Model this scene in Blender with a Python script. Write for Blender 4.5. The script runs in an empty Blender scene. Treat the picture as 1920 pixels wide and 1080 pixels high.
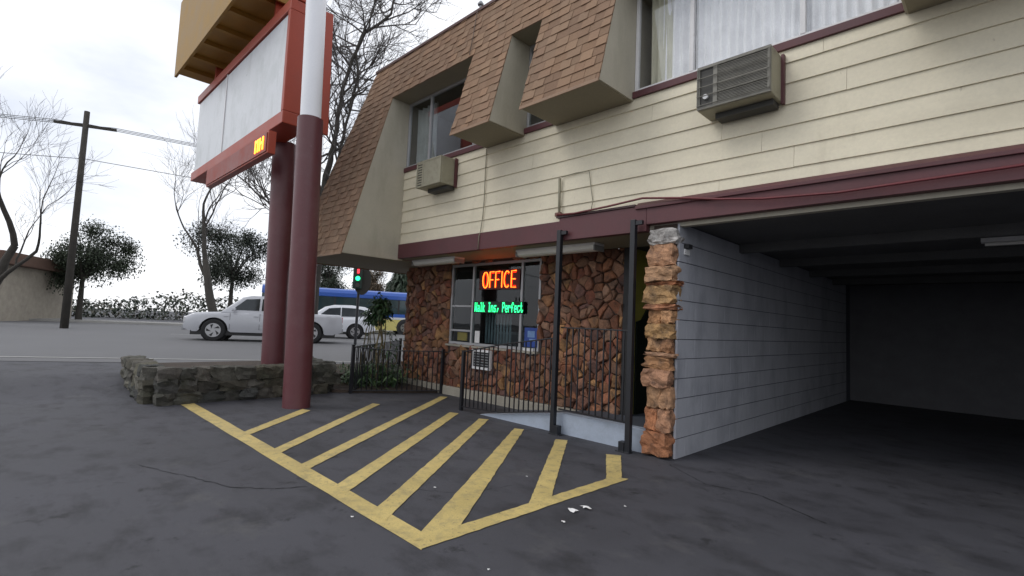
import bpy, bmesh, math, random
from mathutils import Vector, Matrix, noise
random.seed(7)
R = math.radians
scn = bpy.context.scene
C = scn.collection
# ---------------------------------------------------------------- camera, sky, sun, exposure
cam = bpy.data.cameras.new('camera'); co = bpy.data.objects.new('camera', cam); C.objects.link(co)
cam.sensor_width = 36; cam.lens = 36*940/1920; cam.clip_end = 2000; cam.clip_start = .05
_ax = Vector((0.711, 0.019, 0.703)).normalized()
_M = Matrix(((0.7107, 0.0189, 0.7032), (0.7022, -0.0813, -0.7073), (0.0438, 0.9965, -0.0711)))
_c0 = Vector((_M[0][0], _M[1][0], _M[2][0])).normalized()
_c2 = Vector((_M[0][2], _M[1][2], _M[2][2])); _c2 = (_c2 - _c0*_c2.dot(_c0)).normalized()
_c1 = _c2.cross(_c0)
co.matrix_world = Matrix(((_c0.x, _c1.x, _c2.x, 0), (_c0.y, _c1.y, _c2.y, 0), (_c0.z, _c1.z, _c2.z, 1.32), (0, 0, 0, 1)))
scn.camera = co
SUN_EL, SUN_AZ = 48, 215          # degrees; azimuth is measured from +Y towards +X
w = bpy.data.worlds.new('World'); scn.world = w; w.use_nodes = True
nt = w.node_tree; nt.nodes.clear()
def wn(t, **k):
    n = nt.nodes.new(t)
    for a, b in k.items(): setattr(n, a, b)
    return n
sky = wn('ShaderNodeTexSky', sky_type='NISHITA', sun_disc=False, sun_elevation=R(SUN_EL), sun_rotation=R(SUN_AZ))
tc = wn('ShaderNodeTexCoord'); mp = wn('ShaderNodeMapping'); mp.inputs['Scale'].default_value = (1, 1, 2.6)
ns = wn('ShaderNodeTexNoise'); ns.inputs['Scale'].default_value = 2.2; ns.inputs['Detail'].default_value = 7; ns.inputs['Roughness'].default_value = .55
cr = wn('ShaderNodeValToRGB')
cr.color_ramp.elements[0].position = .32; cr.color_ramp.elements[0].color = (6.6, 7.0, 7.9, 1)
cr.color_ramp.elements[1].position = .62; cr.color_ramp.elements[1].color = (10.6, 10.7, 11.0, 1)
mx = wn('ShaderNodeMix', data_type='RGBA'); mx.inputs[0].default_value = .9
bg = wn('ShaderNodeBackground'); bg.inputs[1].default_value = .088
out = wn('ShaderNodeOutputWorld')
L = nt.links.new
L(tc.outputs['Generated'], mp.inputs[0]); L(mp.outputs[0], ns.inputs['Vector']); L(ns.outputs[0], cr.inputs[0])
L(sky.outputs[0], mx.inputs[6]); L(cr.outputs[0], mx.inputs[7]); L(mx.outputs[2], bg.inputs[0]); L(bg.outputs[0], out.inputs[0])
sl = bpy.data.lights.new('sun', 'SUN'); sl.energy = .55; sl.angle = R(25); sl.color = (1, .96, .9)
so = bpy.data.objects.new('sun', sl); C.objects.link(so)
sd = Vector((math.sin(R(SUN_AZ))*math.cos(R(SUN_EL)), math.cos(R(SUN_AZ))*math.cos(R(SUN_EL)), math.sin(R(SUN_EL))))
so.rotation_euler = sd.to_track_quat('Z', 'Y').to_euler()
scn.view_settings.view_transform = 'Standard'; scn.view_settings.look = 'None'
scn.view_settings.exposure = 0.5; scn.view_settings.gamma = 1
try:
    scn.cycles.max_bounces = 8; scn.cycles.transparent_max_bounces = 16
except Exception: pass

# ---------------------------------------------------------------- materials
MATS = {}
def mat(name, col, rough=.7, var=.15, vscale=3, fine=.1, fscale=60, bump=.15, bscale=80, bdist=.004, attr=False,
        metal=0, spec=.5, dirt=None, dirtamt=.0, dscale=1.2, dstretch=(1, 1, 1), coat=0):
    m = bpy.data.materials.new(name); m.use_nodes = True; n = m.node_tree; b = n.nodes['Principled BSDF']; l = n.links.new
    tc = n.nodes.new('ShaderNodeTexCoord')
    def noi(sc, det=4, ro=.6, st=None):
        x = n.nodes.new('ShaderNodeTexNoise'); x.inputs['Scale'].default_value = sc; x.inputs['Detail'].default_value = det
        x.inputs['Roughness'].default_value = ro
        if st:
            mp = n.nodes.new('ShaderNodeMapping'); mp.inputs['Scale'].default_value = st
            l(tc.outputs['Object'], mp.inputs[0]); l(mp.outputs[0], x.inputs['Vector'])
        else: l(tc.outputs['Object'], x.inputs['Vector'])
        return x
    def rng(src, a, c, lo=.3, hi=.7):
        r = n.nodes.new('ShaderNodeMapRange'); l(src, r.inputs[0]); r.inputs[1].default_value = lo; r.inputs[2].default_value = hi
        r.inputs[3].default_value = a; r.inputs[4].default_value = c; return r.outputs[0]
    n1 = noi(vscale); n2 = noi(fscale, 3)
    v1 = rng(n1.outputs[0], 1-var, 1+var); v2 = rng(n2.outputs[0], 1-fine, 1+fine)
    mu = n.nodes.new('ShaderNodeMath'); mu.operation = 'MULTIPLY'; l(v1, mu.inputs[0]); l(v2, mu.inputs[1])
    sc = n.nodes.new('ShaderNodeVectorMath'); sc.operation = 'SCALE'; l(mu.outputs[0], sc.inputs['Scale'])
    if attr:
        at = n.nodes.new('ShaderNodeAttribute'); at.attribute_name = 'Col'; l(at.outputs['Color'], sc.inputs[0])
    else: sc.inputs[0].default_value = col
    last = sc.outputs[0]
    if dirt:
        n3 = noi(dscale, 6, .65, dstretch); d = rng(n3.outputs[0], 0, dirtamt, .48, .68)
        mm = n.nodes.new('ShaderNodeMix'); mm.data_type = 'RGBA'; l(d, mm.inputs[0]); l(last, mm.inputs[6]); mm.inputs[7].default_value = (*dirt, 1)
        last = mm.outputs[2]
    l(last, b.inputs['Base Color'])
    l(rng(n1.outputs[0], max(0, rough-.08), min(1, rough+.08)), b.inputs['Roughness'])
    b.inputs['Metallic'].default_value = metal; b.inputs['Specular IOR Level'].default_value = spec
    if coat: b.inputs['Coat Weight'].default_value = coat; b.inputs['Coat Roughness'].default_value = .08
    if bump:
        n4 = noi(bscale, 5, .65); bp = n.nodes.new('ShaderNodeBump'); bp.inputs['Strength'].default_value = bump; bp.inputs['Distance'].default_value = bdist
        l(n4.outputs[0], bp.inputs['Height']); l(bp.outputs[0], b.inputs['Normal'])
    MATS[name] = m; return m
def emit(name, col, st):
    m = bpy.data.materials.new(name); m.use_nodes = True; b = m.node_tree.nodes['Principled BSDF']
    b.inputs['Base Color'].default_value = (*col, 1); b.inputs['Emission Color'].default_value = (*col, 1); b.inputs['Emission Strength'].default_value = st
    MATS[name] = m; return m
def glassmat(name, tint=(.8, .85, .85), refl=1.0, ior=1.5):
    m = bpy.data.materials.new(name); m.use_nodes = True; n = m.node_tree; n.nodes.clear(); l = n.links.new
    o = n.nodes.new('ShaderNodeOutputMaterial'); t = n.nodes.new('ShaderNodeBsdfTransparent'); t.inputs[0].default_value = (*tint, 1)
    g = n.nodes.new('ShaderNodeBsdfGlossy'); g.inputs['Roughness'].default_value = .02; g.inputs[0].default_value = (.95, .97, 1, 1)
    f = n.nodes.new('ShaderNodeFresnel'); f.inputs[0].default_value = ior
    mu = n.nodes.new('ShaderNodeMath'); mu.operation = 'MULTIPLY'; mu.inputs[1].default_value = refl; l(f.outputs[0], mu.inputs[0])
    ge = n.nodes.new('ShaderNodeNewGeometry'); iv = n.nodes.new('ShaderNodeMath'); iv.operation = 'SUBTRACT'; iv.inputs[0].default_value = 1; l(ge.outputs['Backfacing'], iv.inputs[1])
    m2 = n.nodes.new('ShaderNodeMath'); m2.operation = 'MULTIPLY'; m2.use_clamp = True; l(mu.outputs[0], m2.inputs[0]); l(iv.outputs[0], m2.inputs[1])
    nz = n.nodes.new('ShaderNodeTexNoise'); nz.inputs['Scale'].default_value = 1.3; bp = n.nodes.new('ShaderNodeBump'); bp.inputs['Strength'].default_value = .06; bp.inputs['Distance'].default_value = .02
    tc = n.nodes.new('ShaderNodeTexCoord'); l(tc.outputs['Object'], nz.inputs['Vector']); l(nz.outputs[0], bp.inputs['Height']); l(bp.outputs[0], g.inputs['Normal'])
    x = n.nodes.new('ShaderNodeMixShader'); l(m2.outputs[0], x.inputs[0]); l(t.outputs[0], x.inputs[1]); l(g.outputs[0], x.inputs[2]); l(x.outputs[0], o.inputs[0])
    MATS[name] = m; return m

asphalt = mat('lot_asphalt', (.056, .056, .066), .74, .24, .5, .38, 260, .55, 190, .006, dirt=(.017, .017, .02), dirtamt=.7, dscale=2.4, dstretch=(1, 1.5, 1))
def stains(m, sc, lo, hi, col, amt, st=(1, 1, 1), off=0):
    n = m.node_tree; b = n.nodes['Principled BSDF']; l = n.links.new; src = b.inputs['Base Color'].links[0].from_socket
    tc = n.nodes.new('ShaderNodeTexCoord'); mp = n.nodes.new('ShaderNodeMapping'); mp.inputs['Scale'].default_value = st; mp.inputs['Location'].default_value = (off, off*.7, 0); x = n.nodes.new('ShaderNodeTexNoise')
    x.inputs['Scale'].default_value = sc; x.inputs['Detail'].default_value = 8; x.inputs['Roughness'].default_value = .7
    l(tc.outputs['Object'], mp.inputs[0]); l(mp.outputs[0], x.inputs['Vector'])
    r = n.nodes.new('ShaderNodeMapRange'); r.inputs[1].default_value = lo; r.inputs[2].default_value = hi; r.inputs[4].default_value = amt; l(x.outputs[0], r.inputs[0])
    mm = n.nodes.new('ShaderNodeMix'); mm.data_type = 'RGBA'; l(r.outputs[0], mm.inputs[0]); l(src, mm.inputs[6]); mm.inputs[7].default_value = (*col, 1); l(mm.outputs[2], b.inputs['Base Color'])
stains(asphalt, 3.5, .60, .66, (.012, .012, .014), .75, off=3)      # oil spots
stains(asphalt, 1.3, .58, .70, (.10, .098, .098), .5, off=9)        # dusty worn patches
stains(asphalt, 45, .62, .70, (.15, .145, .135), .55, off=1)        # light aggregate
stains(asphalt, 28, .60, .70, (.016, .016, .018), .6, off=5)
roadm = mat('street_asphalt', (.13, .13, .135), .85, .12, .4, .15, 150, .3, 150, .005)
walkm = mat('sidewalk_concrete', (.34, .33, .31), .85, .12, .8, .1, 60, .2, 90)
yellow = mat('yellow_paint', (.54, .42, .16), .62, .12, 2.2, .14, 120, .35, 190, .005, dirt=(.25, .21, .12), dirtamt=.6, dscale=9)
siding = mat('cream_siding_paint', (.74, .675, .515), .55, .06, 1.2, .04, 40, .08, 60, .002, dirt=(.45, .40, .29), dirtamt=.3, dscale=1.3, dstretch=(.8, .8, 2.2))
cheek = mat('shaded_siding_paint', (.45, .415, .33), .6, .07, 1.5, .03, 40, .08, 60, .002, dirt=(.22, .2, .14), dirtamt=.3, dscale=1.5, dstretch=(2, 2, .5))  # siding paint again, with the cheeks' shade put into a darker, greener tone
stains(siding, 2.2, .58, .74, (.40, .35, .24), .28, (1, 1, .25), 4)
stains(siding, 14, .66, .74, (.28, .22, .14), .5, (1, 1, .5), 2)
soffm = mat('soffit_paint', (.26, .23, .165), .7, .1, 1.5, .05, 40, .1, 50, .002)
maroon = mat('maroon_paint', (.105, .032, .037), .5, .1, 1.4, .05, 50, .1, 60, .002, dirt=(.06, .025, .026), dirtamt=.4, dscale=2)
colmar = mat('maroon_column_paint', (.12, .036, .042), .42, .1, 1.1, .05, 50, .1, 60, .002, dirt=(.16, .09, .09), dirtamt=.25, dscale=3)
shing = mat('shingle_granules', None, .92, .08, 1.0, .22, 220, .5, 260, .004, attr=True)
stone = mat('flagstone', None, .8, .30, 11, .2, 70, .8, 20, .022, attr=True, dirt=(.045, .03, .024), dirtamt=.75, dscale=7)
mortar = mat('mortar_shadow', (.05, .035, .028), .95, .2, 8, .1, 60, .5, 60, .01)
blockm = mat('grey_painted_block', (.45, .46, .50), .6, .06, 1.3, .05, 60, .25, 55, .005, dirt=(.22, .23, .27), dirtamt=.45, dscale=2.1, dstretch=(1, 1, .6))
blockj = mat('block_joint', (.10, .105, .13), .9, .1, 5, .1, 50, .2, 50)
curbm = mat('blue_grey_curb_paint', (.36, .41, .49), .6, .08, 2, .05, 70, .2, 60, .003, dirt=(.2, .22, .25), dirtamt=.4, dscale=4)
rampm = mat('ramp_walk_paint', (.075, .085, .105), .7, .12, 2, .1, 100, .3, 100, .003)
concm = mat('foundation_concrete', (.36, .33, .27), .85, .1, 2, .08, 70, .2, 70, .003, dirt=(.18, .16, .13), dirtamt=.4, dscale=3)
ironm = mat('black_iron_paint', (.012, .013, .017), .42, .1, 4, .05, 60, .08, 90, .001)
alum = mat('aluminium_frame', (.42, .42, .43), .4, .06, 3, .03, 60, .03, 60, .001, metal=.35)
whitefr = mat('white_frame', (.74, .73, .73), .45, .05, 3, .03, 60, .03, 60, .001)
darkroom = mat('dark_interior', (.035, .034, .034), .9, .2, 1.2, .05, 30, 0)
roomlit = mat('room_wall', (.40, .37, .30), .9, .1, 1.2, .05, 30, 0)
olive = mat('olive_wall', (.62, .56, .11), .8, .08, 2, .05, 30, .05)  # olive raised brighter, so the colour stands in for a lit hallway
curtw = mat('white_sheer_curtain', (.86, .87, .88), .9, .08, 5, .04, 80, .1, 120)
curtb = mat('beige_curtain', (.58, .57, .44), .9, .08, 5, .04, 80, .1, 120)
curtg = mat('grey_blind_curtain', (.72, .70, .70), .9, .15, 5, .05, 80, .1, 120)
acm = mat('ac_casing', (.33, .31, .225), .5, .08, 3, .05, 60, .05, 60, .001, dirt=(.16, .14, .1), dirtamt=.4, dscale=7)
acdark = mat('ac_grille_dark', (.05, .048, .042), .6, .1, 3, .05, 60, 0)
acgrey = mat('ac_grille_grey', (.20, .19, .16), .5, .1, 6, .05, 60, 0, dirt=(.09, .085, .07), dirtamt=.5, dscale=9)
fixt = mat('fixture_diffuser', (.78, .77, .72), .4, .05, 4, .02, 50, 0)
glass = glassmat('window_glass', (.8, .84, .84), 3.2)
glasso = glassmat('office_glass', (.85, .9, .9), .9)
glassu = glassmat('curtain_glass', (.98, .98, .98), 2.2)
signred = mat('sign_red_metal', (.36, .055, .026), .45, .1, 1.5, .04, 40, .05, 40, .001)
signwhite = mat('sign_face', (.66, .68, .70), .35, .06, 1.6, .03, 30, 0, dirt=(.50, .53, .53), dirtamt=.6, dscale=2.2)
polewhite = mat('white_pole_paint', (.86, .87, .90), .4, .04, 1, .02, 40, 0)
brownm = mat('amber_brown_panel', (.32, .18, .03), .6, .15, 2, .08, 40, .1)
plantst = mat('planter_stone', None, .9, .25, 8, .25, 60, .8, 18, .025, attr=True, dirt=(.03, .032, .02), dirtamt=.8, dscale=5)
soil = mat('soil', (.055, .04, .03), 1, .3, 3, .3, 60, .8, 40, .02)
bark = mat('bark', (.05, .045, .038), .95, .25, 4, .2, 40, .6, 30, .01)
twig = mat('twig', (.085, .075, .07), .95, .2, 4, .1, 40, 0)
leafm = mat('leaf', None, .55, .25, 3, .15, 30, 0, attr=True)
stemm = mat('plant_stem', (.12, .095, .045), .85, .25, 10, .1, 40, 0)
silver = mat('silver_car_paint', (.46, .47, .50), .35, .02, 1, .02, 20, 0, metal=.08, coat=.6)
silver2 = mat('silver_suv_paint', (.78, .80, .84), .35, .02, 1, .02, 20, 0, metal=.05, coat=.6)
def jit(c, a, b, g=random): f = g.uniform(a, b); return (c[0]*f, c[1]*f*g.uniform(.97, 1.03), c[2]*f*g.uniform(.96, 1.04))
rubber = mat('tyre_rubber', (.018, .018, .019), .85, .1, 8, .05, 60, 0)
rimm = mat('alloy_rim', (.42, .42, .43), .35, .05, 4, .02, 40, 0, metal=.6)
cglass = mat('vehicle_glass', (.02, .026, .03), .06, .1, 1, .02, 10, 0)
bglass = mat('bus_glass', (.035, .06, .065), .05, .2, .5, .02, 10, 0)
redlens = mat('tail_lens', (.5, .06, .08), .25, .05, 4, .02, 40, 0)
whlens = mat('head_lens', (.6, .6, .6), .15, .05, 4, .02, 40, 0)
blacktrim = mat('black_trim', (.02, .02, .021), .6, .05, 4, .02, 40, 0)
busblue = mat('bus_blue', (.025, .10, .42), .35, .04, 1, .02, 20, 0, coat=.4)
busyel = mat('bus_yellow', (.62, .54, .18), .35, .04, 1, .02, 20, 0, coat=.4)
buswhite = mat('bus_white', (.66, .67, .66), .35, .04, 1, .02, 20, 0, coat=.4)
galv = mat('galvanised', (.30, .31, .32), .5, .1, 4, .05, 40, 0, metal=.5)
paperm = mat('white_paper', (.72, .71, .70), .9, .1, 20, .03, 60, 0)
posterb = mat('blue_poster', (.02, .06, .28), .5, .2, 9, .05, 60, 0)
posterl = mat('light_blue_print', (.16, .27, .50), .5, .2, 9, .05, 60, 0)
ochre = mat('ochre_print', (.42, .27, .04), .6, .1, 9, .05, 60, 0)
neon = emit('neon_orange', (1, .13, .012), 4.5)
neonred = emit('neon_red_glow', (1, .02, .005), 1.6)
ledg = emit('led_green', (.03, 1, .30), 1.7)
ledo = emit('led_orange', (1, .20, .015), 4.5)
tlg = emit('signal_green', (.03, 1, .35), 1.6)
tlr = emit('signal_red', (1, .04, .06), 1.3)

# ---------------------------------------------------------------- mesh helpers
class MB:
    def __init__(s): s.v = []; s.f = []; s.c = []; s.cur = (1, 1, 1)
    def add(s, vs, fs):
        o = len(s.v); s.v += [tuple(p) for p in vs]
        for f in fs: s.f.append([o+i for i in f]); s.c.append(s.cur)
        return s
    def box(s, x0, y0, z0, x1, y1, z1, rz=0, about=None):
        vs = [(x, y, z) for x in (x0, x1) for y in (y0, y1) for z in (z0, z1)]
        if rz:
            cx, cy = about or ((x0+x1)/2, (y0+y1)/2); c, q = math.cos(rz), math.sin(rz)
            vs = [(cx+(x-cx)*c-(y-cy)*q, cy+(x-cx)*q+(y-cy)*c, z) for x, y, z in vs]
        return s.add(vs, [(0, 1, 3, 2), (4, 6, 7, 5), (0, 4, 5, 1), (2, 3, 7, 6), (0, 2, 6, 4), (1, 5, 7, 3)])
    def prism(s, pts, vec):            # convex/concave polygon extruded
        n = len(pts); v = Vector(vec); a = [Vector(p) for p in pts]
        return s.add(a+[p+v for p in a], [list(range(n-1, -1, -1)), list(range(n, 2*n))]+[(i, (i+1) % n, (i+1) % n+n, i+n) for i in range(n)])
    def bar(s, p, q, wd=.03, h=None, up=(0, 0, 1)):
        h = h or wd; p = Vector(p); q = Vector(q); d = (q-p).normalized(); u = Vector(up)
        if abs(d.dot(u)) > .95: u = Vector((1, 0, 0))
        a = d.cross(u).normalized(); b = a.cross(d).normalized()
        c = [a*wd/2+b*h/2, -a*wd/2+b*h/2, -a*wd/2-b*h/2, a*wd/2-b*h/2]
        return s.add([p+k for k in c]+[q+k for k in c], [(3, 2, 1, 0), (4, 5, 6, 7)]+[(i, (i+1) % 4, (i+1) % 4+4, i+4) for i in range(4)])
    def tube(s, pts, rad, n=8, cap=True):
        pts = [Vector(p) for p in pts]; m = len(pts)
        if not hasattr(rad, '__len__'): rad = [rad]*m
        o = len(s.v); a = None
        for i, p in enumerate(pts):
            d = (pts[min(i+1, m-1)]-pts[max(i-1, 0)]).normalized()
            if a is None:
                a = d.cross(Vector((0, 0, 1)) if abs(d.z) < .9 else Vector((1, 0, 0))).normalized()
            else: a = (a-d*a.dot(d)).normalized()
            b = d.cross(a)
            for k in range(n):
                t = 2*math.pi*k/n; s.v.append(tuple(p+(a*math.cos(t)+b*math.sin(t))*rad[i]))
        for i in range(m-1):
            for k in range(n):
                k2 = (k+1) % n; s.f.append([o+i*n+k, o+i*n+k2, o+(i+1)*n+k2, o+(i+1)*n+k]); s.c.append(s.cur)
        if cap:
            s.f.append([o+k for k in range(n)][::-1]); s.c.append(s.cur)
            s.f.append([o+(m-1)*n+k for k in range(n)]); s.c.append(s.cur)
        return s
    def disc(s, c, axis, r, th, n=20):
        ax = Vector(axis).normalized(); c = Vector(c); return s.tube([c-ax*th/2, c+ax*th/2], r, n)
    def xform(s, M): s.v = [tuple(M @ Vector(p)) for p in s.v]; return s
    def build(s, name, m, parent=None, smooth=False, bevel=0, segs=2, autosm=False):
        off = Vector((0, 0, 0))
        if parent is not None: off = parent['_o'] if '_o' in parent else (0, 0, 0); off = Vector(off)
        me = bpy.data.meshes.new(name); me.from_pydata([tuple(Vector(p)-off) for p in s.v], [], s.f)
        if any(c != (1, 1, 1) for c in s.c):
            ca = me.color_attributes.new('Col', 'FLOAT_COLOR', 'CORNER'); k = 0; data = []
            for f, c in zip(s.f, s.c):
                for _ in f: data += [c[0], c[1], c[2], 1]
            ca.data.foreach_set('color', data)
        bm = bmesh.new(); bm.from_mesh(me)
        if s.fixn: bmesh.ops.recalc_face_normals(bm, faces=bm.faces)
        bm.to_mesh(me); bm.free()
        if smooth: me.polygons.foreach_set('use_smooth', [True]*len(me.polygons))
        me.materials.append(m)
        o = bpy.data.objects.new(name, me); C.objects.link(o)
        if parent is not None: o.parent = parent; o['_o'] = tuple(off)
        if bevel:
            b = o.modifiers.new('bevel', 'BEVEL'); b.width = bevel; b.segments = segs; b.limit_method = 'ANGLE'; b.angle_limit = R(35)
            if smooth: b.harden_normals = False
        return o
    fixn = True
def thing(name, label, cat, loc=(0, 0, 0), group=None):
    o = bpy.data.objects.new(name, None); C.objects.link(o); o.location = loc; o['_o'] = tuple(loc)
    o['label'] = label; o['category'] = cat; o.empty_display_size = .2
    if group: o['group'] = group
    return o
def tag(o, label, cat, group=None):
    o['label'] = label; o['category'] = cat
    if group: o['group'] = group
    return o
def struct(o, kind='structure'): o['kind'] = kind; return o
def dup(root, loc=None, rz=None, label=None):
    r = root.copy(); C.objects.link(r)
    if loc is not None: r.location = loc
    if rz is not None: r.rotation_euler = (0, 0, rz)
    if label: r['label'] = label
    for ch in list(root.children):
        c = ch.copy(); C.objects.link(c); c.parent = r
        for g in list(ch.children):
            d = g.copy(); C.objects.link(d); d.parent = c
    return r
def clip(poly, a, b, c):               # keep a*x+b*y<=c
    r = []; n = len(poly)
    for i in range(n):
        p, q = poly[i], poly[(i+1) % n]; dp = a*p[0]+b*p[1]-c; dq = a*q[0]+b*q[1]-c
        if dp <= 0: r.append(p)
        if (dp < 0 < dq) or (dq < 0 < dp):
            t = dp/(dp-dq); r.append((p[0]+(q[0]-p[0])*t, p[1]+(q[1]-p[1])*t))
    return r
def clip_convex(poly, reg):            # reg counter-clockwise
    n = len(reg)
    for i in range(n):
        (x0, y0), (x1, y1) = reg[i], reg[(i+1) % n]
        a, b = (y1-y0), -(x1-x0)
        poly = clip(poly, a, b, a*x0+b*y0)
        if len(poly) < 3: return []
    return poly
def area(p): return sum(p[i][0]*p[(i+1) % len(p)][1]-p[(i+1) % len(p)][0]*p[i][1] for i in range(len(p)))/2

# ---------------------------------------------------------------- ground
def gz(x):                              # the lot rises to the street on the left
    t = max(0, min(1, (-9.3-x)/1.6)); t = t*t*(3-2*t); return .2*t
g = MB(); g.fixn = False
xs = [-260, -120, -60, -30, -16, -12]+[-11+.1*i for i in range(0, 19)]+[-9+.5*i for i in range(0, 61)]+[30, 60, 120, 260]
ys = [-260, -100, -40, -15, -5, 0, 2, 4, 6, 8, 12, 20, 40, 100, 260]
g.v = [(x, y, gz(x)) for x in xs for y in ys]; ny = len(ys)
g.f = [[i*ny+j, (i+1)*ny+j, (i+1)*ny+j+1, i*ny+j+1] for i in range(len(xs)-1) for j in range(ny-1)]; g.c = [(1, 1, 1)]*len(g.f)
struct(g.build('parking_lot', asphalt))
SD = Vector((.42, .91, 0)).normalized(); SN = Vector((-SD.y, SD.x, 0))        # street direction, away-from-lot normal
def sp(t, n_, z=0): p = Vector((-11.4, 5, 0))+SD*t+SN*n_; return (p.x, p.y, z)
r_ = MB(); r_.add([sp(-150, -.2, .206), sp(200, -.2, .206), sp(200, 34, .206), sp(-150, 34, .206)], [(0, 1, 2, 3)]); struct(r_.build('road', roadm))
r_ = MB(); r_.prism([sp(-150, 27, .2), sp(200, 27, .2), sp(200, 30.5, .2), sp(-150, 30.5, .2)], (0, 0, .14)); struct(r_.build('sidewalk', walkm))
# yellow hatching
ym = MB(); ym.fixn = False
Zm = .004
def ypoly(*p):
    # subdivide long quads so that ragged edges can be modelled
    (a, b, c, d) = [Vector((x, y, Zm)) for x, y in p]; n = 40; vs = []
    if Zm > .005: da = (b-a).normalized(); dd_ = (c-d).normalized(); a = a-da*.09; d = d-dd_*.09
    for i in range(n+1):
        t = i/n; u = a.lerp(b, t); v = d.lerp(c, t); e = (v-u).normalized()
        vs += [u-e*(random.uniform(-.004, .005)), v+e*(random.uniform(-.004, .005))]
    ym.add(vs, [(2*i, 2*i+2, 2*i+3, 2*i+1) for i in range(n)])
ypoly((-12, 1.84), (-2.42, 1.79), (-2.56, 1.94), (-12, 2.03))
Zm = .0048; ypoly((-2.55, 1.80), (-2.41, 1.79), (-2.41, 3.98), (-2.53, 3.86)) if False else ypoly((-2.43, 1.80), (-2.405, 3.98), (-2.53, 3.92), (-2.56, 1.90))
Zm = .0056
for a, b, c, d in [((-6.05, 2.0), (-7.05, 3.04), (-6.88, 3.08), (-5.88, 2.0)),
                   ((-5.17, 2.02), (-6.99, 4.10), (-6.86, 4.15), (-4.98, 2.0)),
                   ((-4.50, 2.0), (-7.07, 5.46), (-6.95, 5.53), (-4.33, 2.0)),
                   ((-3.79, 1.97), (-5.78, 4.65), (-5.64, 4.70), (-3.60, 1.97)),
                   ((-3.15, 1.93), (-5.19, 4.69), (-5.08, 4.77), (-2.97, 1.93)),
                   ((-2.60, 1.9), (-4.47, 4.65), (-4.35, 4.70), (-2.50, 2.12)),
                   ((-2.55, 2.84), (-3.77, 4.62), (-3.66, 4.70), (-2.50, 3.03)),
                   ((-2.53, 3.82), (-3.02, 4.54), (-2.90, 4.63), (-2.47, 3.97))]:
    ypoly(a, b, c, d)
struct(ym.build('road_marking', yellow))
stains(yellow, 26, .60, .66, (.07, .065, .06), .8, off=4)
stains(yellow, 2.6, .60, .70, (.16, .14, .09), .55, off=8)
stains(blockm, 2.4, .55, .72, (.20, .21, .23), .4, (1, 1, .3), 3)
stains(maroon, 6, .62, .72, (.16, .08, .08), .4, (1, 1, .4), 6)
stains(colmar, 9, .63, .70, (.20, .12, .12), .4, (1, 1, .5), 6)
stains(signred, 5, .6, .72, (.16, .04, .03), .5, (1, 1, .4), 6)
stains(signwhite, 2.5, .52, .7, (.44, .46, .45), .6, (1, 1, .35), 2)
stains(polewhite, 4, .6, .72, (.55, .55, .56), .4, (1, 1, .3), 2)
crack = mat('crack_fill', (.014, .014, .016), .9, .1, 4, .1, 60, 0)
cb = MB(); cb.fixn = False
def crackline(pts, wdt, z=.0025):
    pts = [Vector((x, y, z)) for x, y in pts]; fine = []
    for a, b in zip(pts, pts[1:]):
        k = max(3, int((b-a).length/.05))
        for i in range(k): fine.append(a.lerp(b, i/k)+Vector((random.uniform(-.012, .012), random.uniform(-.012, .012), 0)))
    for a, b in zip(fine, fine[1:]):
        d = (b-a).normalized(); e = Vector((-d.y, d.x, 0))*wdt*random.uniform(.25, 1)/2
        cb.add([a-e, b-e, b+e, a+e], [(0, 1, 2, 3)])
crackline([(-5.2, .9), (-4.6, 1.15), (-4.2, 1.3), (-3.95, 1.55), (-3.85, 1.8)], .014)
crackline([(-2.42, 4.75), (-1.9, 4.4), (-1.5, 4.5), (-.9, 4.2)], .016)
crackline([(-1.6, 1.5), (-1.45, 1.9), (-1.55, 2.3)], .006)
crackline([(-3.4, 2.3), (-3.0, 2.6), (-2.9, 3.1)], .006)
struct(cb.build('pavement_crack', crack))

# ---------------------------------------------------------------- building
B = thing('motel_building', 'two storey motel with shingled mansard, cream lap siding and red flagstone ground floor', 'building', (-5.5, 5, 0))
SLK = .2666
def sy(z): return 3.83+(z-2.376)*SLK
def xh(z): return -8.85-(6.155-z)*SLK
ZT, ZH, ZB, ZA, XR = 6.155, 5.28, 3.97, 2.376, 3.6
WIN1 = (-7.81, -5.60); SLOT = (-4.79, -4.23); WIN2 = (-3.06, -.55)
PAL = [(.262, .166, .104), (.252, .158, .10), (.268, .172, .108), (.245, .152, .096), (.264, .163, .10), (.256, .166, .106)]
def shingles(mb, region, frame, smin, smax, u0, u1, off=0):
    """region: ccw polygon in (u, s); frame(u, s, h)->xyz"""
    exp = .127; k = 0; s = smin
    rr = random.Random(5)
    nrow = int((smax-smin)/exp)+2
    for row in range(nrow):
        s0 = smin+row*exp-.02*0; s1 = s0+exp+.03
        u = u0-rr.uniform(0, .3); jog = rr.uniform(-.003, .003); tabp = rr.random() < .5
        while u < u1:
            wd = rr.uniform(.13, .21); tabp = not tabp if rr.random() < .85 else tabp
            lift = (.015 if tabp else .008)+rr.uniform(-.001, .002); drop = (.010 if tabp else 0)
            poly = clip_convex([(u+.002, s0-drop+jog), (u+wd-.002, s0-drop+jog), (u+wd-.002, s1), (u+.002, s1)], region)
            if len(poly) >= 3 and abs(area(poly)) > .0004:
                c = rr.choice(PAL); f = rr.uniform(.93, 1.07)*(1.05 if tabp else .92); mb.cur = tuple(x*f for x in c)
                top = [frame(a, b, .002+lift*(1-(b-s0)/(s1-s0)*.85)) for a, b in poly]; bot = [frame(a, b, -.004) for a, b in poly]
                n = len(poly); mb.add(top+bot, [list(range(n))]+[(i, i+n, (i+1) % n+n, (i+1) % n) for i in range(n)])
            u += wd
SL = math.sqrt(1+SLK*SLK)
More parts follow.
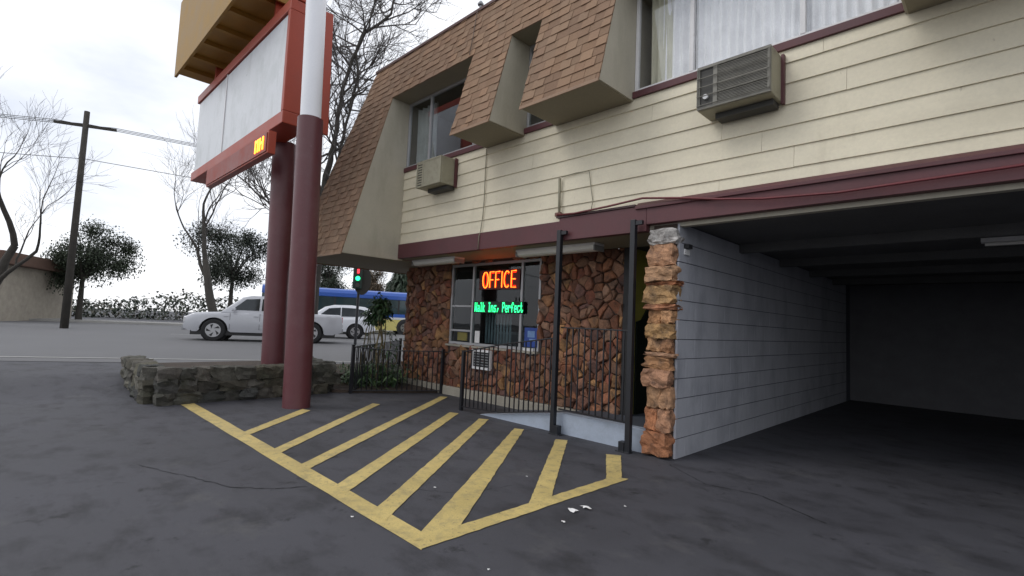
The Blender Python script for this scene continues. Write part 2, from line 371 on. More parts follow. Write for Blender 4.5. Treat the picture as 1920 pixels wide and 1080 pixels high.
def ff(u, s, h):                       # front slope: u = x, s = slope distance from z=ZA
    z = ZA+s/SL; return (u, sy(z)-h/SL, z+h*SLK/SL)
def sof(z): return (z-ZA)*SL
def xs_of(z): return xh(z)
roof = MB()
shingles(roof, [(xh(ZH), sof(ZH)), (XR, sof(ZH)), (XR, sof(ZT)), (xh(ZT), sof(ZT))], ff, sof(ZH), sof(ZT), xh(ZH), XR)
for (a, b, zb) in ((None, WIN1[0], ZA), (WIN1[1], SLOT[0], ZB), (SLOT[1], WIN2[0], ZB), (WIN2[1], XR, ZB)):
    al = xh(zb) if a is None else a; at_ = xh(ZH) if a is None else a
    # rows continue the band's rows
    k = math.ceil((sof(ZH)-sof(zb))/.127); shingles(roof, [(al, sof(zb)), (b, sof(zb)), (b, sof(ZH)), (at_, sof(ZH))], ff, sof(ZH)-k*.127, sof(ZH), al, b)
def fl(u, s, h):                       # left end slope: u = y (reversed)
    z = ZA+s/SL; return (xh(z)-h/SL, -u, z+h*SLK/SL)
shingles(roof, [(-13, 0), (-sy(ZA), 0), (-sy(ZT), sof(ZT)), (-13, sof(ZT))], fl, 0, sof(ZT), -13, -sy(ZA))
roof.fixn = False
roof_o = roof.build('mansard_roof', shing, B)
# boarding behind the shingles, cheeks, soffits
bk = MB()
def slab(x0t, x0b, x1, zb, zt):
    bk.prism([(x0b, sy(zb)+.012, zb), (x1, sy(zb)+.012, zb), (x1, sy(zt)+.012, zt), (x0t, sy(zt)+.012, zt)], (0, .03, 0))
slab(xh(ZT), xh(ZH), XR, ZH, ZT)
slab(xh(ZH), xh(ZA), WIN1[0]-.02, ZA, ZH-.001); slab(WIN1[1]+.02, WIN1[1]+.02, SLOT[0]-.02, ZB, ZH-.001); slab(SLOT[1]+.02, SLOT[1]+.02, WIN2[0]-.02, ZB, ZH-.001); slab(WIN2[1]+.02, WIN2[1]+.02, XR, ZB, ZH-.001)
bk.prism([(xh(ZA)+.01, sy(ZA), ZA), (xh(ZT)+.01, sy(ZT), ZT), (xh(ZT)+.01, 13, ZT), (xh(ZA)+.01, 13, ZA)], (.03, 0, 0))
bk.build('roof_boarding', mat('boarding', (.16, .1, .07), .9), roof_o)
YW = 4.95
def chk(x, zb, d):
    ck = MB()
    ck.prism([(x, sy(zb)+.004, zb-.004), (x, YW+.05, zb-.004), (x, YW+.05, ZH), (x, sy(ZH)+.004, ZH)], (d, 0, 0)); ck.build('cheek_panel', cheek, B)
chk(WIN1[0], ZA, -.02); chk(WIN1[1], ZB, .02); chk(SLOT[0], ZB, -.02); chk(SLOT[1], ZB, .02); chk(WIN2[0], ZB, -.02); chk(WIN2[1], ZB, .02)
def soff(*a): q = MB(); q.box(*a); q.build('soffit', soffm, B)
for (a, b) in (WIN1, SLOT, WIN2): soff(a, sy(ZH)+.005, ZH-.002, b, YW+.08, ZH+.03)
for (a, b) in ((WIN1[1]+.02, SLOT[0]-.02), (SLOT[1]+.02, WIN2[0]-.02), (WIN2[1]+.02, XR)): soff(a, sy(ZB)-.002, ZB-.014, b, YW+.05, ZB+.006)
soff(xh(ZA)+.01, sy(ZA), ZA-.012, WIN1[0]-.02, 5.78, ZA+.006)
soff(xh(ZA)+.01, 5.782, ZA-.012, -8.79, 13, ZA+.006)
soff(WIN1[0], 4.99, 2.402, -2.48, 5.80, 2.424)
dripm = mat('drip_edge_paint', (.30, .19, .12), .6)
# drip edge under the shingle panels and roof cap
for (a, b, z) in ((xh(ZA), WIN1[0], ZA), (WIN1[1], SLOT[0], ZB), (SLOT[1], WIN2[0], ZB), (WIN2[1], XR, ZB)):
    tr = MB(); tr.box(a, sy(z)-.018, z-.026, b, sy(z)-.003, z+.008); tr.build('drip_edge', dripm, roof_o)
tr = MB(); tr.box(xh(ZA)-.015, sy(ZA)-.016, ZA-.026, xh(ZA)+.008, 13, ZA+.008); tr.build('drip_edge', dripm, roof_o)
cp = MB(); cp.box(xh(ZT)-.02, sy(ZT)-.03, ZT, XR, sy(ZT)+.12, ZT+.045); cp.box(xh(ZT)-.02, sy(ZT)+.12, ZT, xh(ZT)+.12, 13, ZT+.045)
cp.build('roof_cap', mat('roof_cap_metal', (.10, .045, .04), .55), roof_o)
rf = MB(); rf.box(xh(ZT)+.1, sy(ZT)+.1, ZT-.05, XR, 13, ZT); rf.build('flat_roof', mat('flat_roof_felt', (.1, .1, .1), .9), B)
# siding: lap boards
sb = MB(); EXPO = .2
zb0 = 2.655; row = 0; rr = random.Random(11)
while zb0+row*EXPO < 4.0:
    z0 = zb0+row*EXPO; z1 = min(z0+EXPO+.012, 4.0)
    x = WIN1[0]+.001; joints = []
    cuts = [WIN1[0]+.001]
    xx = WIN1[0]+rr.uniform(1.2, 3.2)
    while xx < XR-1: cuts.append(xx); xx += 3.66
    cuts.append(XR)
    for a, b in zip(cuts, cuts[1:]):
        dz0, dz1 = rr.uniform(-.002, .002), rr.uniform(-.002, .002)
        sb.prism([(a+.0012, YW-.020, z0+dz0), (a+.0012, YW-.004, z1+dz0*0), (a+.0012, YW+.02, z1), (a+.0012, YW+.02, z0+dz0)], (b-a-.0024, 0, dz1*0))
    row += 1
sb.build('lap_siding', siding, B)
def wcore(*a): q = MB(); q.box(*a); q.build('wall_core', roomlit, B)
wcore(WIN1[0], YW+.021, 2.43, XR, YW+.1, 3.975)
wcore(WIN1[1], YW+.051, 3.976, SLOT[0], YW+.1, ZH+.02); wcore(SLOT[1], YW+.051, 3.976, WIN2[0], YW+.1, ZH+.02); wcore(WIN2[1], YW+.051, 3.976, XR, YW+.1, ZH+.02)
wcore(-8.77, YW+.9, 2.43, WIN1[0], YW+1, ZH+.5)
# maroon band, sills
bd = MB()
bd.box(WIN1[0]-.03, 4.90, 2.402, -4.06, 4.985, 2.655)
bd.build('fascia_band', maroon, B, bevel=.004)
bd = MB(); bd.box(-4.058, 4.885, 2.40, -2.82, 4.985, 2.69); bd.box(-2.818, 4.885, 2.475, XR, 4.985, 2.69)
bd.prism([(-2.95, 4.86, 2.69), (-2.95, 4.93, 2.74), (-2.95, 4.93, 2.655), (-2.95, 4.86, 2.655)], (XR+2.95, 0, 0))
bd.build('fascia_band', maroon, B, bevel=.004)
sx = MB(); sx.box(-4.1, 4.868, 2.692, -2.955, 4.93, 2.715); sx.build('band_flashing', mat('dark_flashing', (.05, .018, .02), .5), B)
for a, b in (WIN1, SLOT, WIN2): si = MB(); si.box(a+.002, YW-.035, 3.985, b-.002, YW+.03, 4.06); si.build('window_sill', maroon, B, bevel=.003)
# room boxes behind windows
def room(x0, x1, z0, z1, y0, y1, m):
    q = MB(); q.fixn = False; t = .02
    q.box(x0-t, y0, z0-t, x0, y1, z1+t); q.box(x1, y0, z0-t, x1+t, y1, z1+t); q.box(x0, y0, z1, x1, y1, z1+t); q.box(x0, y0, z0-t, x1, y1, z0); q.box(x0-t, y1, z0-t, x1+t, y1+t, z1+t)
    return q.build('room_interior', m, B)
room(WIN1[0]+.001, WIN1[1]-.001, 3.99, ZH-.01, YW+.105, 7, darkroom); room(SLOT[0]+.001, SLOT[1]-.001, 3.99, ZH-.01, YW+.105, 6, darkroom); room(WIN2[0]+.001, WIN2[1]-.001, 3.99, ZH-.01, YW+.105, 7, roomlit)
def window(x0, x1, z0, z1, y, mull, fm, gm, fw=.04, trans=()):
    f = MB()
    f.box(x0, y, z0, x0+fw, y+.05, z1); f.box(x1-fw, y, z0, x1, y+.05, z1); f.box(x0+fw, y, z0, x1-fw, y+.05, z0+fw); f.box(x0+fw, y, z1-fw, x1-fw, y+.05, z1)
    for m_ in mull: f.box(m_-.022, y-.004, z0+fw, m_+.022, y+.046, z1-fw)
    for (a, b, z) in trans: f.box(a, y+.002, z-.018, b, y+.04, z+.018)
    fo = f.build('window', fm, B, bevel=.003)
    p = MB(); p.box(x0+fw*.5, y+.022, z0+fw*.5, x1-fw*.5, y+.028, z1-fw*.5); p.build('pane', gm, fo)
    return fo
w1 = window(WIN1[0]+.003, WIN1[1]-.003, 4.062, ZH-.003, YW+.01, (-7.12, -5.93), alum, glass)
ws = window(SLOT[0]+.003, SLOT[1]-.003, 4.062, ZH-.003, YW+.01, (), alum, glass)
w2 = window(WIN2[0]+.003, WIN2[1]-.003, 4.062, ZH-.003, YW+.01, (-2.37, -1.3), whitefr, glassu)
def curtain(x0, x1, z0, z1, y, m, par, pl=.07, amp=.022, seed=0, flare=0):
    q = MB(); n = int((x1-x0)/.012); rr = random.Random(seed); ph = 0; pr = []
    for i in range(n+1):
        ph += 2*math.pi*.012/pl*rr.uniform(.55, 1.45); pr.append(ph)
    for k in range(7):
        z = z0+(z1-z0)*k/6
        for i in range(n+1):
            x = x0+(x1-x0)*i/n+flare*(1-k/6)*i/n
            q.v.append((x, y+amp*math.sin(pr[i]+.25*k*math.sin(i*.13+seed)), z))
    q.f = [[k*(n+1)+i, k*(n+1)+i+1, (k+1)*(n+1)+i+1, (k+1)*(n+1)+i] for k in range(6) for i in range(n)]; q.c = [(1, 1, 1)]*len(q.f); q.fixn = False
    return q.build('curtain', m, par, smooth=True)
curtain(-7.76, -7.15, 4.08, 5.2, 5.13, curtg, w1, .11, .03, 1)
curtain(-5.9, -5.68, 4.08, 5.2, 5.15, curtg, w1, .08, .03, 2)
curtain(-4.6, -4.28, 4.08, 5.25, 5.13, curtb, ws, .08, .02, 3)
curtain(-2.90, -2.68, 4.08, 5.26, 5.05, curtb, w2, .09, .025, 4, .1)
curtain(-2.76, -2.38, 4.08, 5.26, 5.06, curtw, w2, .10, .028, 5)
curtain(-2.37, -.6, 4.08, 5.26, 5.045, curtw, w2, .085, .026, 6)

# ---- ground floor: flagstone wall by clipped Voronoi cells
SPAL = [(.25, .105, .055), (.29, .13, .065), (.22, .10, .058), (.31, .16, .075), (.20, .095, .062), (.26, .13, .08), (.36, .20, .085), (.25, .14, .085), (.23, .085, .05), (.17, .09, .07), (.30, .18, .115)]
def flagstones(mb, u0, u1, v0, v1, fr, hole=None, cell=.2, seed=1, pal=SPAL, depth=(.012, .06), gap=.006, squash=1.0):
    rr = random.Random(seed); pts = []
    nu = int((u1-u0)/cell)+1; nv = int((v1-v0)/(cell*squash))+1
    for i in range(-1, nu+1):
        for j in range(-1, nv+1):
            if rr.random() < .22: continue
            pts.append((u0+(i+.5+rr.uniform(-.62, .62))*(u1-u0)/nu, v0+(j+.5+rr.uniform(-.62, .62))*(v1-v0)/nv))
    for p in pts:
        poly = [(p[0]-.5, p[1]-.5), (p[0]+.5, p[1]-.5), (p[0]+.5, p[1]+.5), (p[0]-.5, p[1]+.5)]
        for q in pts:
            if q is p: continue
            dx, dy = q[0]-p[0], q[1]-p[1]
            if dx*dx+dy*dy > 1: continue
            dd = math.hypot(dx, dy); poly = clip(poly, dx/dd, dy/dd, (dx*(p[0]+q[0])/2+dy*(p[1]+q[1])/2)/dd-gap)
            if len(poly) < 3: break
        if len(poly) < 3: continue
        poly = clip_convex(poly, [(u0, v0), (u1, v0), (u1, v1), (u0, v1)])
        if hole and poly:
            a0, a1, b0, b1 = hole
            if a0 < p[0] < a1 and b0 < p[1] < b1: continue
            dl = [(a0-p[0], (1, 0, a0)), (p[0]-a1, (-1, 0, -a1)), (b0-p[1], (0, 1, b0)), (p[1]-b1, (0, -1, -b1))]
            s_ = max(dl)[1]
            ov = clip_convex(poly, [(a0, b0), (a1, b0), (a1, b1), (a0, b1)])
            if ov: poly = clip(poly, *s_)
        if len(poly) < 3 or abs(area(poly)) < .0006: continue
        # roughen outline
        rp = []
        for i in range(len(poly)):
            a, b = poly[i], poly[(i+1) % len(poly)]; ln = math.hypot(b[0]-a[0], b[1]-a[1]); k = max(1, int(ln/.05))
            for t in range(k):
                x = a[0]+(b[0]-a[0])*t/k; y = a[1]+(b[1]-a[1])*t/k
                j = .009; rp.append((x+rr.uniform(-j, j), y+rr.uniform(-j, j)))
        c = rr.choice(pal); f = rr.uniform(.72, 1.3); mb.cur = (c[0]*f*.98, c[1]*f*.93, c[2]*f*.93)
        cx = sum(a for a, _ in rp)/len(rp); cy = sum(b for _, b in rp)/len(rp); h = rr.uniform(*depth)
        ta, tb = rr.uniform(-.28, .28), rr.uniform(-.28, .28); n = len(rp)
        def H(a, b, e): return h*e+ta*(a-cx)+tb*(b-cy)+rr.uniform(-.003, .003)
        r0 = [fr(a, b, -.01) for a, b in rp]; r1 = [fr(a, b, max(.004, H(a, b, .72))) for a, b in rp]
        r2 = [fr(cx+(a-cx)*.80, cy+(b-cy)*.80, max(.006, H(a, b, 1.0)+.004)) for a, b in rp]
        ctr = [fr(cx, cy, h+.008)]
        fs = []
        for i in range(n):
            k = (i+1) % n; fs += [(i, k, n+k, n+i), (n+i, n+k, 2*n+k, 2*n+i), (2*n+i, 2*n+k, 3*n)]
        mb.add(r0+r1+r2+ctr, fs)
XL = -8.77; XE = -3.64; YS = 5.80
def fstone(*a, **k): st = MB(); st.fixn = False; flagstones(st, *a, **k); return st.build('flagstone_wall', stone, B)
fstone(XL, XE, .155, 2.40, lambda u, v, h: (u, YS-h, v), hole=(-7.36, -5.14, .91, 2.36), cell=.132, seed=3)
fstone(-12, -YS, .155, 2.37, lambda u, v, h: (XL-h, -u, v), cell=.2, seed=4)
mo = MB()
mo.box(XL, YS, .15, -7.36, YS+.1, 2.40); mo.box(-7.36, YS, .15, -5.14, YS+.1, .91); mo.box(-5.14, YS, .15, XE, YS+.1, 2.40); mo.box(-7.36, YS, 2.36, -5.14, YS+.1, 2.40)
mo.box(XL, YS+.101, .15, XL+.1, 12, 2.37); mo.box(XE-.1, YS+.101, .15, XE, 5.93, 2.4)
mo.build('mortar_backing', mortar, B)
fd = MB(); fd.box(XL-.07, YS-.09, -.02, XE, YS+.05, .152); fd.box(XL-.07, YS+.051, -.02, XL+.05, 12, .152); fd.build('foundation', concm, B, bevel=.012)
# office window
wo = window(-7.36, -5.14, .91, 2.36, YS+.005, (-6.74, -5.55), alum, glasso, .045, trans=((-7.31, -6.78, 1.60), (-7.31, -6.78, 1.16)))
wsl = MB(); wsl.box(-7.38, YS-.06, .875, -5.12, YS+.02, .908); wsl.build('window_sill', concm, wo)
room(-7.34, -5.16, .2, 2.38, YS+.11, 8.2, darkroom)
# things inside the office seen through the glass
it = thing('reception_counter', 'dark office counter behind the orange lit window', 'counter', (-6.2, 6.9, .2))
q = MB(); q.box(-6.9, 6.7, .2, -5.3, 7.3, 1.12); q.build('counter_body', mat('counter_body_grey', (.06, .075, .085), .6), it)
q = MB(); q.box(-6.95, 6.65, 1.121, -5.28, 7.35, 1.16); q.build('counter_top', mat('counter_top_grey', (.14, .17, .18), .4), it)
q = MB(); q.box(-6.34, 7.4, 1.45, -6.02, 7.44, 2.05); q.box(-6.31, 7.39, 1.5, -6.05, 7.4, 1.62)
tag(q.build('wall_board', ochre), 'ochre board on the back wall of the office', 'board')
q = MB()
for i in range(9): q.box(-6.62+.075*i, 6.03, .96, -6.62+.075*i+.05, 6.036, 1.5)
tag(q.build('vertical_blind', mat('blind_slat', (.09, .125, .14), .7)), 'blue grey vertical blind low in the office window', 'blind')
# soffit lights
def fixture(x0, x1, lab):
    t = thing('soffit_light', lab, 'light fixture', ((x0+x1)/2, 5.3, 2.40), 'fluorescent fixtures under the overhang')
    q = MB(); q.box(x0, 5.19, 2.372, x1, 5.41, 2.401); q.build('base', whitefr, t, bevel=.004)
    q = MB(); q.prism([(x0+.02, 5.20, 2.371), (x0+.02, 5.215, 2.325), (x0+.02, 5.25, 2.305), (x0+.02, 5.35, 2.305), (x0+.02, 5.385, 2.325), (x0+.02, 5.40, 2.371)], (x1-x0-.04, 0, 0)); q.build('diffuser', fixt, t)
    for x in (x0, x1-.02):
        q = MB(); q.box(x, 5.193, 2.30, x+.018, 5.407, 2.371); q.build('end_cap', mat('cap_grey', (.3, .3, .29), .5) if 'cap_grey' not in MATS else MATS['cap_grey'], t)
    return t
fixture(-8.06+.27, -6.54, 'unlit fluorescent fixture under the overhang left of the orange neon sign')
fixture(-5.12, -3.72, 'unlit fluorescent fixture under the overhang right of the orange neon sign')

# ---- ramp and platform
rp_ = thing('entry_ramp', 'blue grey painted ramp and curb rising to the office entry', 'ramp', (-4.5, 5.3, 0))
def zr(x): return max(0.0, min(.25, (x+5.45)*.165))
q = MB(); q.fixn = True
n = 16; X0, X1 = -5.44, -3.93
q.prism([(X0, 4.93, -.02), (X1, 4.93, -.02), (X1, 4.93, .25), (X0, 4.93, .004)], (0, .11, 0)); q.box(X1, 4.93, -.02, -2.79, 5.04, .25)
q.build('curb', curbm, rp_, bevel=.006)
q = MB(); q.prism([(X0, 5.041, -.02), (X1, 5.041, -.02), (X1, 5.041, .20), (X0, 5.041, -.001)], (0, .75, 0)); q.box(X1, 5.041, -.02, -2.79, 8.6, .20)
q.build('walkway', rampm, rp_)

# ---- entry recess
q = MB(); q.box(-3.60, 5.935, .2, -3.56, 8.4, 2.4); q.build('passage_wall', olive, B)
q = MB(); q.box(-3.60, 8.4, .2, -2.6, 8.5, 2.4); q.build('back_wall', olive, B)
q = MB(); q.box(-3.70, 5.802, 2.402, -2.642, 8.5, 2.43); q.build('passage_ceiling', darkroom, B)
dr = thing('door_frame', 'pale upright jamb of the entry opening beside the flagstone wall', 'door frame', (-3.5, 5.8, .2))
q = MB(); q.box(-3.545, 5.74, .2, -3.50, 5.80, 2.40); q.build('jamb', mat('pale_jamb', (.34, .36, .38), .5), dr)
q = MB(); q.box(-3.638, 5.76, .2, -3.547, 5.84, 2.40); q.build('side_strip', blacktrim, dr)
sr = MB(); sr.prism([(-3.555, 5.95, .2), (-3.555, 7.6, .2), (-3.555, 7.6, 2.39), (-3.555, 6.9, 2.2), (-3.555, 6.35, 1.75), (-3.555, 6.08, 1.45), (-3.555, 5.95, 1.42)], (.03, 0, 0))
tag(sr.build('stair_side', mat('dark_green_paint', (.012, .02, .012), .7)), 'dark sloped panel against the olive wall of the entry passage', 'stair panel')

# ---- painted block wall with real joints, pillar of stacked stone
XW = -2.466
bl = MB(); bm_ = MB()
bm_.box(-2.64, 5.0, -.02, XW-.006, 13, 2.47); bm_.build('block_wall_core', blockj, B)
course = .2055; rr = random.Random(2)
for r in range(12):
    z0 = .004+r*course; y = 4.965 if r % 2 else 4.965-.2
    while y < 12.5:
        a = max(y, 4.965); b = min(y+.402, 12.6); z1 = min(z0+course-.009, 2.47)
        if b-a > .03:
            o = rr.uniform(0, .0008); bl.box(XW-.03, a+.0003, z0, XW+o, b-.0003, z1)
        y += .4045
bl.build('block_wall', blockm, B, bevel=.0012, segs=1)
pl = MB(); pl.box(-2.76, 4.955, 0, -2.49, 5.1, 2.46); pl.build('pillar_core', mortar, B)
def rock(mb, c, s, seed, amp=.17, sub=6):
    b = bmesh.new(); bmesh.ops.create_cube(b, size=2); bmesh.ops.subdivide_edges(b, edges=b.edges, cuts=sub, use_grid_fill=True)
    o = Vector((seed*3.1, seed*1.7, seed*.9)); vs = []
    for v in b.verts:
        p = v.co.copy(); sph = p.normalized()*1.25; p = p.lerp(sph, .30)
        nn = noise.noise_vector(p*1.1+o)*amp*2.0+noise.noise_vector(p*2.6+o)*amp*.9+noise.noise_vector(p*6+o)*amp*.3
        p += nn; vs.append((c[0]+p.x*s[0], c[1]+p.y*s[1], c[2]+p.z*s[2]))
    mb.add(vs, [[v.index for v in f.verts] for f in b.faces]); b.free()
pr = MB(); rr = random.Random(21); z = .02; k = 0
PP = [(.36, .15, .07), (.38, .19, .09), (.42, .24, .10), (.44, .27, .12), (.37, .20, .11), (.40, .22, .11), (.34, .15, .08), (.38, .22, .12), (.43, .26, .15), (.38, .19, .09)]
hs = [.24, .25, .22, .19, .13, .05, .15, .16, .15, .06, .20, .05, .16, .24, .16]
for i, h in enumerate(hs):
    pr.cur = jit(PP[(i*7+(0 if i == 0 else 3)) % 10], .8, 1.25, rr)
    if i == len(hs)-1: pr.cur = (.42, .4, .38)
    wv = rr.uniform(.135, .165)*(1.15 if h < .08 else 1); dx = rr.uniform(-.03, .012)
    if i in (1, 2, 6, 8):              # two stones side by side
        sw = rr.uniform(.4, .6)
        rock(pr, (-2.77+.28*sw*.5+dx*.3, 4.965, z+h/2), (.15*sw, .075, h/2*.95), 30+i)
        pr.cur = jit(PP[(i*3+1) % 10], .8, 1.3, rr); rock(pr, (-2.49-.28*(1-sw)*.5, 4.955, z+h/2), (.15*(1-sw), .08, h/2*.97), 60+i)
    else: rock(pr, (-2.628+dx, 4.955, z+h/2), (wv, .085+rr.uniform(-.015, .03), h/2*.98), 10+i)
    z += h*.985
pr.build('stone_pillar', stone, B)
# carport
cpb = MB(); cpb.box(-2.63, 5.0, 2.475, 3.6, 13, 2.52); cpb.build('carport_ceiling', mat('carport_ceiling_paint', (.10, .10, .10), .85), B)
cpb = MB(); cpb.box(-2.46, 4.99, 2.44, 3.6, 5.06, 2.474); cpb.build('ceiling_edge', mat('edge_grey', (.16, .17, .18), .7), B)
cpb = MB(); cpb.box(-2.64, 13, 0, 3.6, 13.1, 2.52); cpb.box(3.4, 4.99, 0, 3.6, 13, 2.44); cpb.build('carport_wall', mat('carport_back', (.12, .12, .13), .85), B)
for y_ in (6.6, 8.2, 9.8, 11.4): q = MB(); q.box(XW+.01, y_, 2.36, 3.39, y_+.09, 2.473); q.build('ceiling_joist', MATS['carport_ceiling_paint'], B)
fx = thing('carport_light', 'unlit strip light on the dark carport ceiling', 'light fixture', (.4, 7.4, 2.47))
q = MB(); q.box(-.2, 7.35, 2.42, 1.0, 7.47, 2.474); q.build('base', whitefr, fx); q = MB(); q.tube([(-.17, 7.41, 2.40), (.97, 7.41, 2.40)], .018, 8); q.build('tube', fixt, fx)
q = MB(); q.box(XW+.004, 5.06, 2.14, XW+.02, 5.17, 2.2); tag(q.build('small_plate', paperm), 'small white plate near the top of the grey block wall', 'plate')
q = MB(); q.box(XW+.004, 5.06, 2.205, XW+.06, 5.15, 2.25); tag(q.build('wall_fixture', blacktrim), 'small black fitting above the white plate on the grey block wall', 'fitting')

# ---- cables and pipes
def cable(pts, r, m, name, lab, cat): q = MB(); q.tube(pts, r, 6); return tag(q.build(name, m, smooth=True), lab, cat)
cabm = mat('painted_cable', (.26, .24, .17), .6); cabdark = mat('dark_cable', (.10, .075, .06), .6); cabred = mat('red_cable', (.14, .025, .03), .4)
cable([(-5.80, 4.81, 6.2), (-5.78, 4.76, 6.0), (-5.72, 4.68, 5.7), (-5.66, 4.575, 5.3)], .006, cabdark, 'roof_cable', 'thin cable running down the upper mansard from the roof vent', 'cable')
cable([(-5.565, 4.92, 3.93), (-5.56, 4.915, 3.5), (-5.555, 4.915, 3.2), (-5.57, 4.915, 2.9), (-5.60, 4.91, 2.68), (-5.60, 4.885, 2.6), (-5.61, 4.885, 2.41)], .007, cabm, 'wall_cable', 'long painted cable down the cream siding below the small shingled panel', 'cable')
cable([(-4.09, 4.90, 3.22), (-4.085, 4.90, 2.95), (-4.075, 4.90, 2.74)], .017, cabm, 'conduit_pipe', 'short thick conduit standing on the maroon band above the black post', 'pipe')
cable([(-4.07, 4.918, 3.235), (-3.85, 4.918, 3.25), (-3.64, 4.918, 3.24), (-3.60, 4.918, 3.0), (-3.57, 4.918, 2.85), (-3.60, 4.918, 2.7)], .005, cabm, 'wall_wire', 'thin painted wire on the siding right of the conduit', 'wire')
cable([(-4.08, 4.86, 2.73), (-3.8, 4.855, 2.715), (-3.3, 4.85, 2.735), (-2.85, 4.845, 2.765), (-2.4, 4.84, 2.70), (-2.0, 4.84, 2.63), (-1.6, 4.84, 2.575), (-1.0, 4.84, 2.54), (0, 4.84, 2.56), (1.5, 4.84, 2.6)], .012, cabred, 'sagging_cable', 'dark red cable sagging along the maroon band over the carport', 'cable')
q = MB(); q.box(-4.12, 4.86, 2.715, -4.03, 4.905, 2.765); tag(q.build('junction_box', mat('rusty_box', (.16, .08, .06), .7), bevel=.005), 'small rusty junction box at the foot of the conduit', 'junction box')
rv = thing('roof_vent', 'small grey vent cap standing on the roof edge', 'vent', (-5.80, 4.86, 6.2))
q = MB(); q.tube([(-5.80, 4.86, 6.15), (-5.80, 4.86, 6.30)], .02, 10); q.build('pipe', galv, rv)
q = MB(); q.tube([(-5.80, 4.86, 6.28), (-5.80, 4.86, 6.30), (-5.80, 4.86, 6.345)], [.045, .05, .02], 12); q.build('cap', galv, rv)

# ---- iron posts
def post(x, y, zt, foot, lab):
    t = thing('iron_post', lab, 'post', (x, y, 0), 'black iron posts in front of the ramp')
    q = MB(); q.box(x-.03, y-.03, 0, x+.03, y+.03, zt); q.build('shaft', ironm, t, bevel=.004)
    q = MB(); q.box(x+.03, y-.02, zt-.06, x+.11, y+.02, zt-.015); q.build('bracket', ironm, t)
    q = MB(); q.box(x+min(0, foot)-.035, y-.045, -.001, x+max(0, foot)+.035, y+.045, .012)
    q.box(x+(.031 if foot > 0 else -.10), y-.04, .0, x+(.10 if foot > 0 else -.031), y+.04, .11); q.build('foot', ironm, t, bevel=.004)
post(-4.0, 4.84, 2.52, .1, 'black iron post on the sloping part of the ramp edge, farther from the stone pillar')
post(-2.92, 4.80, 2.52, -.1, 'black iron post standing close beside the stacked stone pillar')
# ---- railings
def railing(name, lab, pts, zt, posts, nb, y_curve=None, gap=.09, grp=None, capz=0, pw=.045):
    """pts: polyline [(x,y,zbottom,ztop)...]"""
    x0, y0 = pts[0][:2]; t = thing(name, lab, 'railing', (x0, y0, 0), grp)
    q = MB()
    for a, b in zip(pts, pts[1:]): q.bar((a[0], a[1], a[3]), (b[0], b[1], b[3]), .042, .016)
    q.build('top_rail', ironm, t, bevel=.003)
    q = MB()
    for a, b in zip(pts, pts[1:]): q.bar((a[0], a[1], a[2]+.05), (b[0], b[1], b[2]+.05), .028, .014)
    q.build('bottom_rail', ironm, t)
    for a, b in zip(pts, pts[1:]):
        ln = math.hypot(b[0]-a[0], b[1]-a[1]); k = max(1, round(ln/gap))
        for i in range(1, k):
            f = i/k; x = a[0]+(b[0]-a[0])*f; y = a[1]+(b[1]-a[1])*f; zb = a[2]+(b[2]-a[2])*f+.05; zt_ = a[3]+(b[3]-a[3])*f-.006
            q = MB(); q.bar((x, y, zb), (x, y, zt_), .014); q.build('baluster', ironm, t)
    for (x, y, zb, zt_) in posts:
        q = MB(); q.box(x-pw/2, y-pw/2, zb, x+pw/2, y+pw/2, zt_); q.box(x-pw/2-.004, y-pw/2-.004, zt_, x+pw/2+.004, y+pw/2+.004, zt_+.01); q.build('post', ironm, t)
    return t
railing('ramp_railing', 'black iron railing climbing beside the ramp up to the first tall post', [(-5.83, 4.90, .01, .87), (-5.0, 4.90, .05, 1.03), (-4.04, 4.90, .20, 1.17)], 0, [(-5.83, 4.90, -.001, .88)], 0)
railing('platform_railing', 'black iron railing between the two tall posts with a level top rail', [(-3.965, 4.90, .25, 1.30), (-2.955, 4.87, .25, 1.30)], 0, [], 0)
railing('garden_railing', 'low black iron railing around the leggy shrub by the flagstone corner', [(-10.1, 6.55, .10, .83), (-8.10, 4.31, .0, .80), (-7.78, 4.92, .0, .75), (-7.37, 5.70, .0, .76)], 0,
        [(-8.10, 4.31, -.001, .83), (-7.37, 5.70, -.001, .79), (-10.1, 6.55, .05, .86)], 0)

